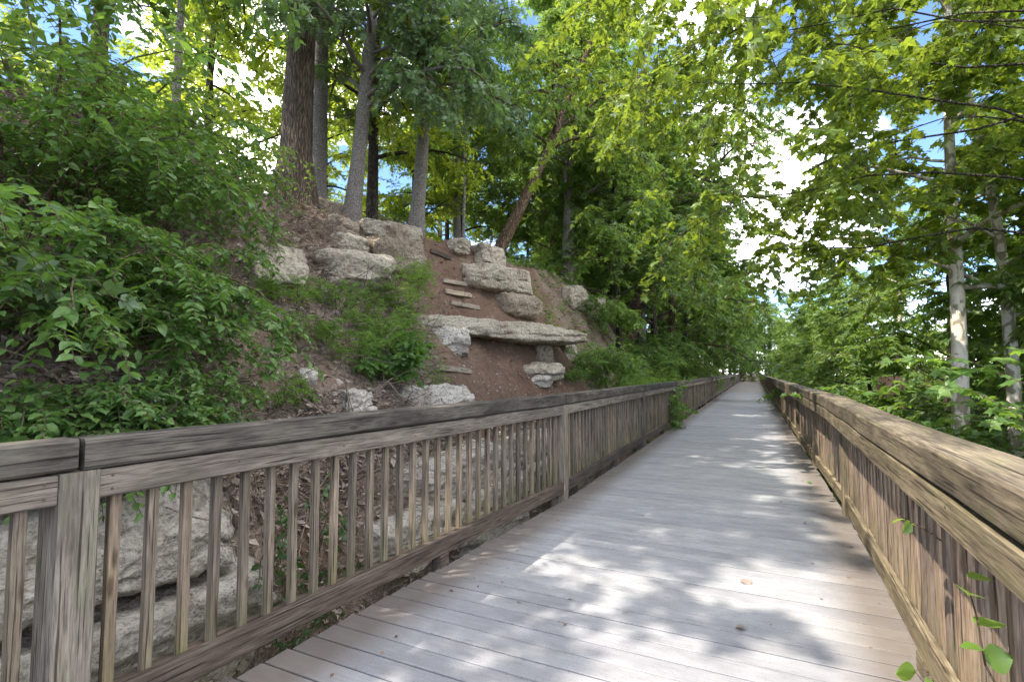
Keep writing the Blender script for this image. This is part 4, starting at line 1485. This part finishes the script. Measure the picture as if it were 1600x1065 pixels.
MG = 'shrubs right of the dirt trail'
for i, (lab, px, w, ln, lm, sz) in enumerate((
        ('feathery light green shrub reaching the left railing', 960, 2.0, 1.7, 'feather', .08),
        ('green shrub next to the table slab', 930, 3.2, 1.5, 'maple', .09),
        ('dark creeping shrub below the table slab', 905, 1.7, .9, 'ivy', .08),
        ('tall leafy shrub behind the feathery light green one', 985, 3.4, 2.3, 'honeysuckle', .10),
        ('leafy shrub over the pale ledge pair', 890, 5.0, 1.6, 'maple', .10),
        ('light shrub at the railing in front of the dark wood', 1010, 1.9, 1.6, 'feather', .09),
        ('broad green shrub hanging towards the railing', 1040, 2.6, 2.6, 'maple', .11),
        ('pale green shrub far along the left railing', 1075, 2.4, 2.4, 'tree_green', .13),
        ('bushy green shrub spilling over the ground right of the neck stone', 915, 2.4, 1.1, 'maple', .085),
        ('dense green shrub half way between table slab and railing vine', 995, 2.6, 1.9, 'honeysuckle', .10),
        ('shrub on the crest right of the square block', 840, 5.6, 1.4, 'maple', .10),
        ('shrub on the crest behind the rounded boulder', 800, 7.0, 1.5, 'tree_green', .11),
        ('low shrub behind the trail head', 700, 8.0, 1.3, 'tree_lime', .11),
        ('low shrub between the pale trunk and the dark trunk', 615, 7.8, 1.5, 'tree_lime', .11))):
    shrub('green_shrub', lab, rooted(px, w), 600 + i, lm, 'kite' if lm != 'feather' else 'lance', 15, ln * (1.35 if px > 850 else 1), .6, (.1, -.1), 9, 4, 10, 1.2 * sz * (1.25 if lm == 'feather' else 1), .45, .9, .35, MG, 0, False, .6, 'shrub', .012, .8, .35)



def shrub_copy(src, label, loc, rz, sc):
    c = copy_tree(src, loc, rz, sc, label)
    return c


# saplings behind the right fence
SG = 'maple saplings behind the right railing'
for i, (lab, px, v, ln, sg, sz) in enumerate((
        ('maple sapling with broad leaves brushing the right railing cap', 1570, -2.1, 3.7, 150, .15),
        ('maple sapling with pale leaf tips beyond the right railing', 1500, -2.4, 4.2, 70, .15),
        ('tall dark stemmed maple sapling at the right edge', 1620, -3.2, 5.4, 0, .15),
        ('maple sapling with dry brown leaf cluster at the railing', 1420, -2.2, 3.8, 0, .14),
        ('maple sapling second along the right railing', 1350, -2.2, 3.6, 0, .14),
        ('bright sapling below the open sky gap', 1310, -2.4, 4.2, 0, .15),
        ('slim sapling at the far bend of the right railing', 1265, -2.3, 3.4, 0, .16),
        ('tall maple sapling between the white trunks', 1450, -3.6, 5.2, 0, .16),
        ('tall sapling behind the pale leaf tips', 1530, -3.9, 5.6, 0, .16),
        ('bushy sapling in front of the thin pale stem', 1370, -3.4, 4.6, 0, .16))):
    if i < 4:
        sap = shrub('maple_sapling', lab, right_at(px, v - .35), 700 + i, 'maple', 'maple', 9, ln, .22, (.24, -.12), 10, 3, 7, sz, .28, 1.25, .5, SG, sg, False, .4, 'sapling', .018, 1.0, .3, .26)
        saps = [sap] if i == 0 else saps + [sap]
    else:
        src = saps[2 + i % 2]
        copy_tree(src, right_at(px, v - .9), .25 * (i % 3 - 1), ln / 3.7, lab)
for i, (lab, px, v, sc_, k_) in enumerate((
        ('sapling hugging the right railing directly before the tall white sycamore', 1475, -2.75, 1.0, 2),
        ('sapling with outspread leaves before the thin pale stem', 1400, -2.7, .98, 3),
        ('leafy sapling at the right frame edge under the crooked sycamore', 1575, -2.9, 1.12, 2),
        ('low sapling beside the dead leaf cluster', 1440, -2.6, .88, 3),
        ('sapling at the railing just past the second right post', 1335, -2.8, 1.05, 2))):
    copy_tree(saps[k_], right_at(px, v), .2 * (i - 2), sc_, lab)
BUSH = 'nearest second third fourth fifth sixth seventh farthest'.split()
for i, (u, v) in enumerate(((15, -3.5), (20, -3.7), (25, -3.5), (31, -3.7), (38, -3.5), (46, -3.7), (55, -3.5), (65, -3.6))):
    p = P(u, v, FLOOR)
    lab = 'leafy bush growing below the far right railing, %s of the row' % BUSH[i]
    if i < 2:
        bush = shrub('roadside_bush', lab, p, 740 + i, 'tree_green', 'kite', 12, 4.0, .28, (0, 0), 9, 4, 9, .15, .35, 1.1, .5, 'bushes along the right railing', 0, False, .6, 'bush', .015)
        bushes = [bush] if i == 0 else bushes + [bush]
    else:
        copy_tree(bushes[i % 2], p, 1.7 * i, tr.uniform(.9, 1.1), lab)


# vine hanging on the left fence, ivy on the rock wall, vine in the right fence
def creeper(name, label, pts_start, dirs, ln, leaf_m, tpl, size, nleaf, seed, grav=.1, singles=0, cat='vine', sub=4, flat=1.0, upn=.2):
    rng = np.random.default_rng(seed)
    st = np.array(pts_start, float)
    root = thing(name, label, cat, tuple(st.mean(0)))
    base = np.array(root.location)
    main = polylines(st, np.array(dirs, float), np.full(len(st), ln) * rng.uniform(.6, 1.1, len(st)), 7, rng, .25, grav)
    bg = Bag()
    V, Q = tubes(main - base, np.full((len(main), 8), .004), 4)
    bg.add(V, None, Q)
    lv = [leaves_on(main, nleaf, rng, size, .05, flat, .3, False, upn)]
    if sub:
        sp, sd, _ = offshoots(main, sub, rng, .1, 1, .9, .8)
        sb = polylines(sp, sd, np.full(len(sp), ln * .3), 4, rng, .2, grav)
        V, Q = tubes(sb - base, np.full((len(sb), 5), .0025), 3)
        bg.add(V, None, Q)
        lv.append(leaves_on(sb, max(3, nleaf // 2), rng, size, .1, flat, .3, False, upn))
    put('stems', bg.mesh('stems', True), M['twig'], root, kind='stuff')
    emit_leaves(root, cat_leaves(*lv), tpl, M[leaf_m], rng, 'foliage', singles)


# ivy spilling down the gap between the near rock blocks
rg = np.random.default_rng(5)
st = [P(2.75 + rg.uniform(-.25, .35), VL + 1.02 + rg.uniform(-.08, .1), rg.uniform(-.9, .75)) for _ in range(26)]
p_ = rooted(18, 2.2)
creeper('grape_vine', 'wild grape vine with broad pale lobed leaves at the left edge', [tuple(p_ + Vector((.05 * k, -.05 * k, .5 + .12 * k))) for k in range(4)], [(.7, -.1, .35), (.5, -.3, .3), (.8, .1, .1), (.6, -.3, .5)], .8, 'oak', 'maple', .13, 6, 31, .2, 12, 'vine', 0)
creeper('ivy', 'dark ivy hanging down the gap in the near rock wall', st, [(rg.normal(0, .4), rg.normal(0, .4) - .3, -.7) for _ in st], .55, 'ivy', 'ovate', .06, 9, 6, .2, 60, 'ivy')
st = [P(13.3 + rg.uniform(-.3, .4), VL - .08 + rg.uniform(-.03, .03), rg.uniform(.1, 1.1)) for _ in range(16)]
creeper('vine', 'green vine hanging on the left railing midway along', st, [(rg.normal(.2, .3), rg.normal(-.2, .3), rg.normal(-.3, .5)) for _ in st], .6, 'maple', 'ovate', .12, 8, 7, .2, 0, 'vine')


def sprig(label, start, dirn, ln, n, size, seed):
    rng = np.random.default_rng(seed)
    root = thing('vine_sprig', label, 'vine', tuple(start), 'vine sprigs poking through the right railing')
    main = polylines(np.array([start]), np.array([dirn], float), np.array([ln]), 7, rng, .12, .05)
    V, Q = tubes(main - np.array(start), np.full((1, 8), .004) * np.linspace(1, .5, 8)[None], 5)
    put('stem', mesh_from('stem', V, None, Q, True), M['twig'], root)
    Lp = leaves_on(main, n, rng, size, .35, 1.0, .25, False, .5, .12)
    b, a, nn = leaf_frames(Lp[1], Lp[2])
    for j in range(len(Lp[0])):
        o = put('leaf', single_leaf_mesh('vine_leaf', M['vine'], j % 4), None, root)
        s = float(Lp[3][j])
        q = Lp[0][j] - np.array(start)
        o.matrix_basis = Matrix(((b[j][0] * s, a[j][0] * s, nn[j][0] * s, q[0]), (b[j][1] * s, a[j][1] * s, nn[j][1] * s, q[1]), (b[j][2] * s, a[j][2] * s, nn[j][2] * s, q[2]), (0, 0, 0, 1)))


sprig('fresh vine sprig with five leaves low at the right frame edge', P(1.95, VR + .20, .36), (-.25, .5, .8), .46, 5, .10, 3)
sprig('small curled vine sprig higher up the right balusters', P(2.62, VR + .16, .72), (-.6, .2, .35), .2, 3, .085, 4)
sprig('vine leaves at the foot of the right balusters', P(1.9, VR + .22, .22), (-.2, .3, .7), .34, 4, .10, 9)

# curled dead leaves caught on the sapling
rng_d = np.random.default_rng(44)
dead_p = at(1396, 605, 7.4)
dead = thing('dead_leaf_cluster', 'cluster of curled brown dead leaves hanging behind the right railing', 'dead leaves', dead_p)
dl = (np.array(dead_p)[None] + rng_d.normal(0, .07, (26, 3)), rng_d.normal(0, 1, (26, 3)) + np.array([0, 0, -.6]), rng_d.normal(0, 1, (26, 3)), rng_d.uniform(.07, .14, 26))
emit_leaves(dead, dl, 'maple', M['dead'], rng_d, 'foliage', 16)

# ------------------------------------------------------------------ ground cover (uncountable)
rg = np.random.default_rng(9)


def on_hill(n, u0, u1, w0, w1):
    u = rg.uniform(u0, u1, n)
    w = rg.uniform(w0, w1, n)
    z = height(u, w)
    v = w + VL
    return np.stack([u * DX + v * LX, u * DY + v * LY, z], -1)


def bare(p):
    """true on the bare dirt trail"""
    u, v = p[:, 0] * DX + p[:, 1] * DY, p[:, 0] * LX + p[:, 1] * LY
    return bare_uw(u, v - VL) > .5


# dry leaves
p = np.concatenate([on_hill(13000, -6, 24, .5, 9), on_hill(16000, 0, 10, 1.0, 6.6), on_hill(11000, 1, 10, .9, 2.4)])
p = p[(~bare(p)) | (rg.random(len(p)) < .11)]
n_ = len(p)
dry = (p + np.array([0, 0, .012]) + rg.normal(0, .01, (n_, 3)), rg.normal(0, 1, (n_, 3)) * np.array([1, 1, .35]), rg.normal(0, .35, (n_, 3)) + np.array([0, 0, 1]), rg.uniform(.05, .125, n_))
put('leaf_litter', leaf_mesh('leaf_litter', dry, 'kite', rg), M['litter'], kind='stuff')
# dry twigs
p = np.concatenate([on_hill(1700, -5, 15, .6, 6.5), on_hill(2600, 1.5, 9.5, 1.6, 6), on_hill(1500, 2.4, 10, .9, 2.2)])
p = p[~bare(p) | (rg.random(len(p)) < .09)]
dv = rg.normal(0, 1, (len(p), 3)) * np.array([1, 1, .35]) + np.array([0, 0, .18])
tw = polylines(p + np.array([0, 0, .02]), dv, rg.uniform(.2, .9, len(p)), 4, rg, .22, .12)
V, Q = tubes(tw, rg.uniform(.003, .010, len(p))[:, None] * np.linspace(1, .5, 5)[None], 3)
put('dry_twigs', mesh_from('dry_twigs', V, None, Q, True), M['dry_twig'], kind='stuff')
# pebbles in the dirt
p = on_hill(900, 5, 13.5, 1.8, 6.5)
p = p[bare(p)]
sc = rg.uniform(.008, .03, len(p))
oct_v = np.array([(1, 0, 0), (-1, 0, 0), (0, 1, 0), (0, -1, 0), (0, 0, .7), (0, 0, -.7)])
oct_t = np.array([(0, 2, 4), (2, 1, 4), (1, 3, 4), (3, 0, 4), (2, 0, 5), (1, 2, 5), (3, 1, 5), (0, 3, 5)])
pv = p[:, None] + sc[:, None, None] * (oct_v[None] * rg.uniform(.6, 1.3, (len(p), 6, 1)))
put('gravel', mesh_from('gravel', pv.reshape(-1, 3), (oct_t[None] + (np.arange(len(p)) * 6)[:, None, None]).reshape(-1, 3)), M['rock_pale'], kind='stuff')


def cover(name, pts, per, ln, size, leaf_m, tpl, seed, up=1.0):
    rng = np.random.default_rng(seed)
    q = np.repeat(pts, per, 0)
    d = rng.normal(0, .6, (len(q), 3)) + np.array([0, 0, up])
    tw = polylines(q, d, ln * rng.uniform(.5, 1.3, len(q)), 3, rng, .15, .35)
    Lp = leaves_on(tw, 7, rng, size, .15, .7, .2, False, .8)
    put(name, leaf_mesh(name, Lp, tpl, rng), M[leaf_m], kind='stuff')


p = np.concatenate([on_hill(800, -4, 12, 1.4, 5.5), on_hill(520, 5, 9.8, 2.2, 4.8)])
nz = fnoise(p[:, 0], p[:, 1], .8, 4)
cover('undergrowth', p[(~bare(p)) & (nz > .44)], 3, .30, .055, 'feather', 'kite', 21)
p = on_hill(1500, 12.5, 60, .8, 7)
cover('hillside_undergrowth', p, 4, .6, .12, 'maple', 'kite', 22)
p = on_hill(700, -6, 40, 6, 16)
cover('crest_undergrowth', p, 4, .4, .10, 'tree_green', 'kite', 23)
uu = rg.uniform(1, 85, 1600)
vv = -1.6 - rg.gamma(1.6, 2.2, 1600)
p = np.stack([uu * DX + vv * LX, uu * DY + vv * LY, np.full(1600, FLOOR)], -1)
cover('ravine_undergrowth', p, 4, 1.3, .14, 'tree_green', 'kite', 24, 1.6)

# leaves fallen on the boards
fl = random.Random(8)
for i, (px, py, lab) in enumerate(((1150, 982, 'pale dry leaf lying in the sun patch on the boards'), (980, 723, 'green leaf fallen near the left railing on the boards'),
                                   (1163, 907, 'small dark leaf on the shaded boards'), (1268, 755, 'greenish leaf at the foot of the right railing'),
                                   (960, 738, 'brown bit of leaf just beside the fallen green leaf'), (1288, 805, 'dark curled leaf by the right post foot'))):
    d = ray(px, py)
    t_ = -CAM_H / d.z
    p = Vector((0, 0, CAM_H)) + d * t_
    m = single_leaf_mesh('vine_leaf', M['vine'] if 'green' in lab else M['litter'], 1)
    o = thing('fallen_leaf', lab, 'leaf', p + Vector((0, 0, .012)), 'leaves fallen on the boards', m)
    s = fl.uniform(.05, .085)
    o.scale = (s * 1.3, s, s)
    o.rotation_euler = (fl.uniform(-.3, .3), fl.uniform(-.3, .3), fl.uniform(0, 6.28))

# crumbs of leaf and bark gathered along the edges of the boards
rd = np.random.default_rng(91)
n_ = 330
du = rd.uniform(.8, 30, n_) ** 1.0
edge = rd.random(n_)
dvv = np.where(edge < .45, VL - .10 - rd.gamma(1.2, .10, n_), np.where(edge < .9, VR + .12 + rd.gamma(1.2, .10, n_), rd.uniform(VR + .2, VL - .2, n_)))
dp = np.stack([du * DX + dvv * LX, du * DY + dvv * LY, np.full(n_, .004)], -1)
crumbs = (dp, rd.normal(0, 1, (n_, 3)) * np.array([1, 1, .05]) + np.array([0, 0, .04]), rd.normal(0, .15, (n_, 3)) + np.array([0, 0, 1]), rd.uniform(.01, .04, n_))
put('leaf_crumbs', leaf_mesh('leaf_crumbs', crumbs, 'kite', rd), M['dead'], kind='stuff')
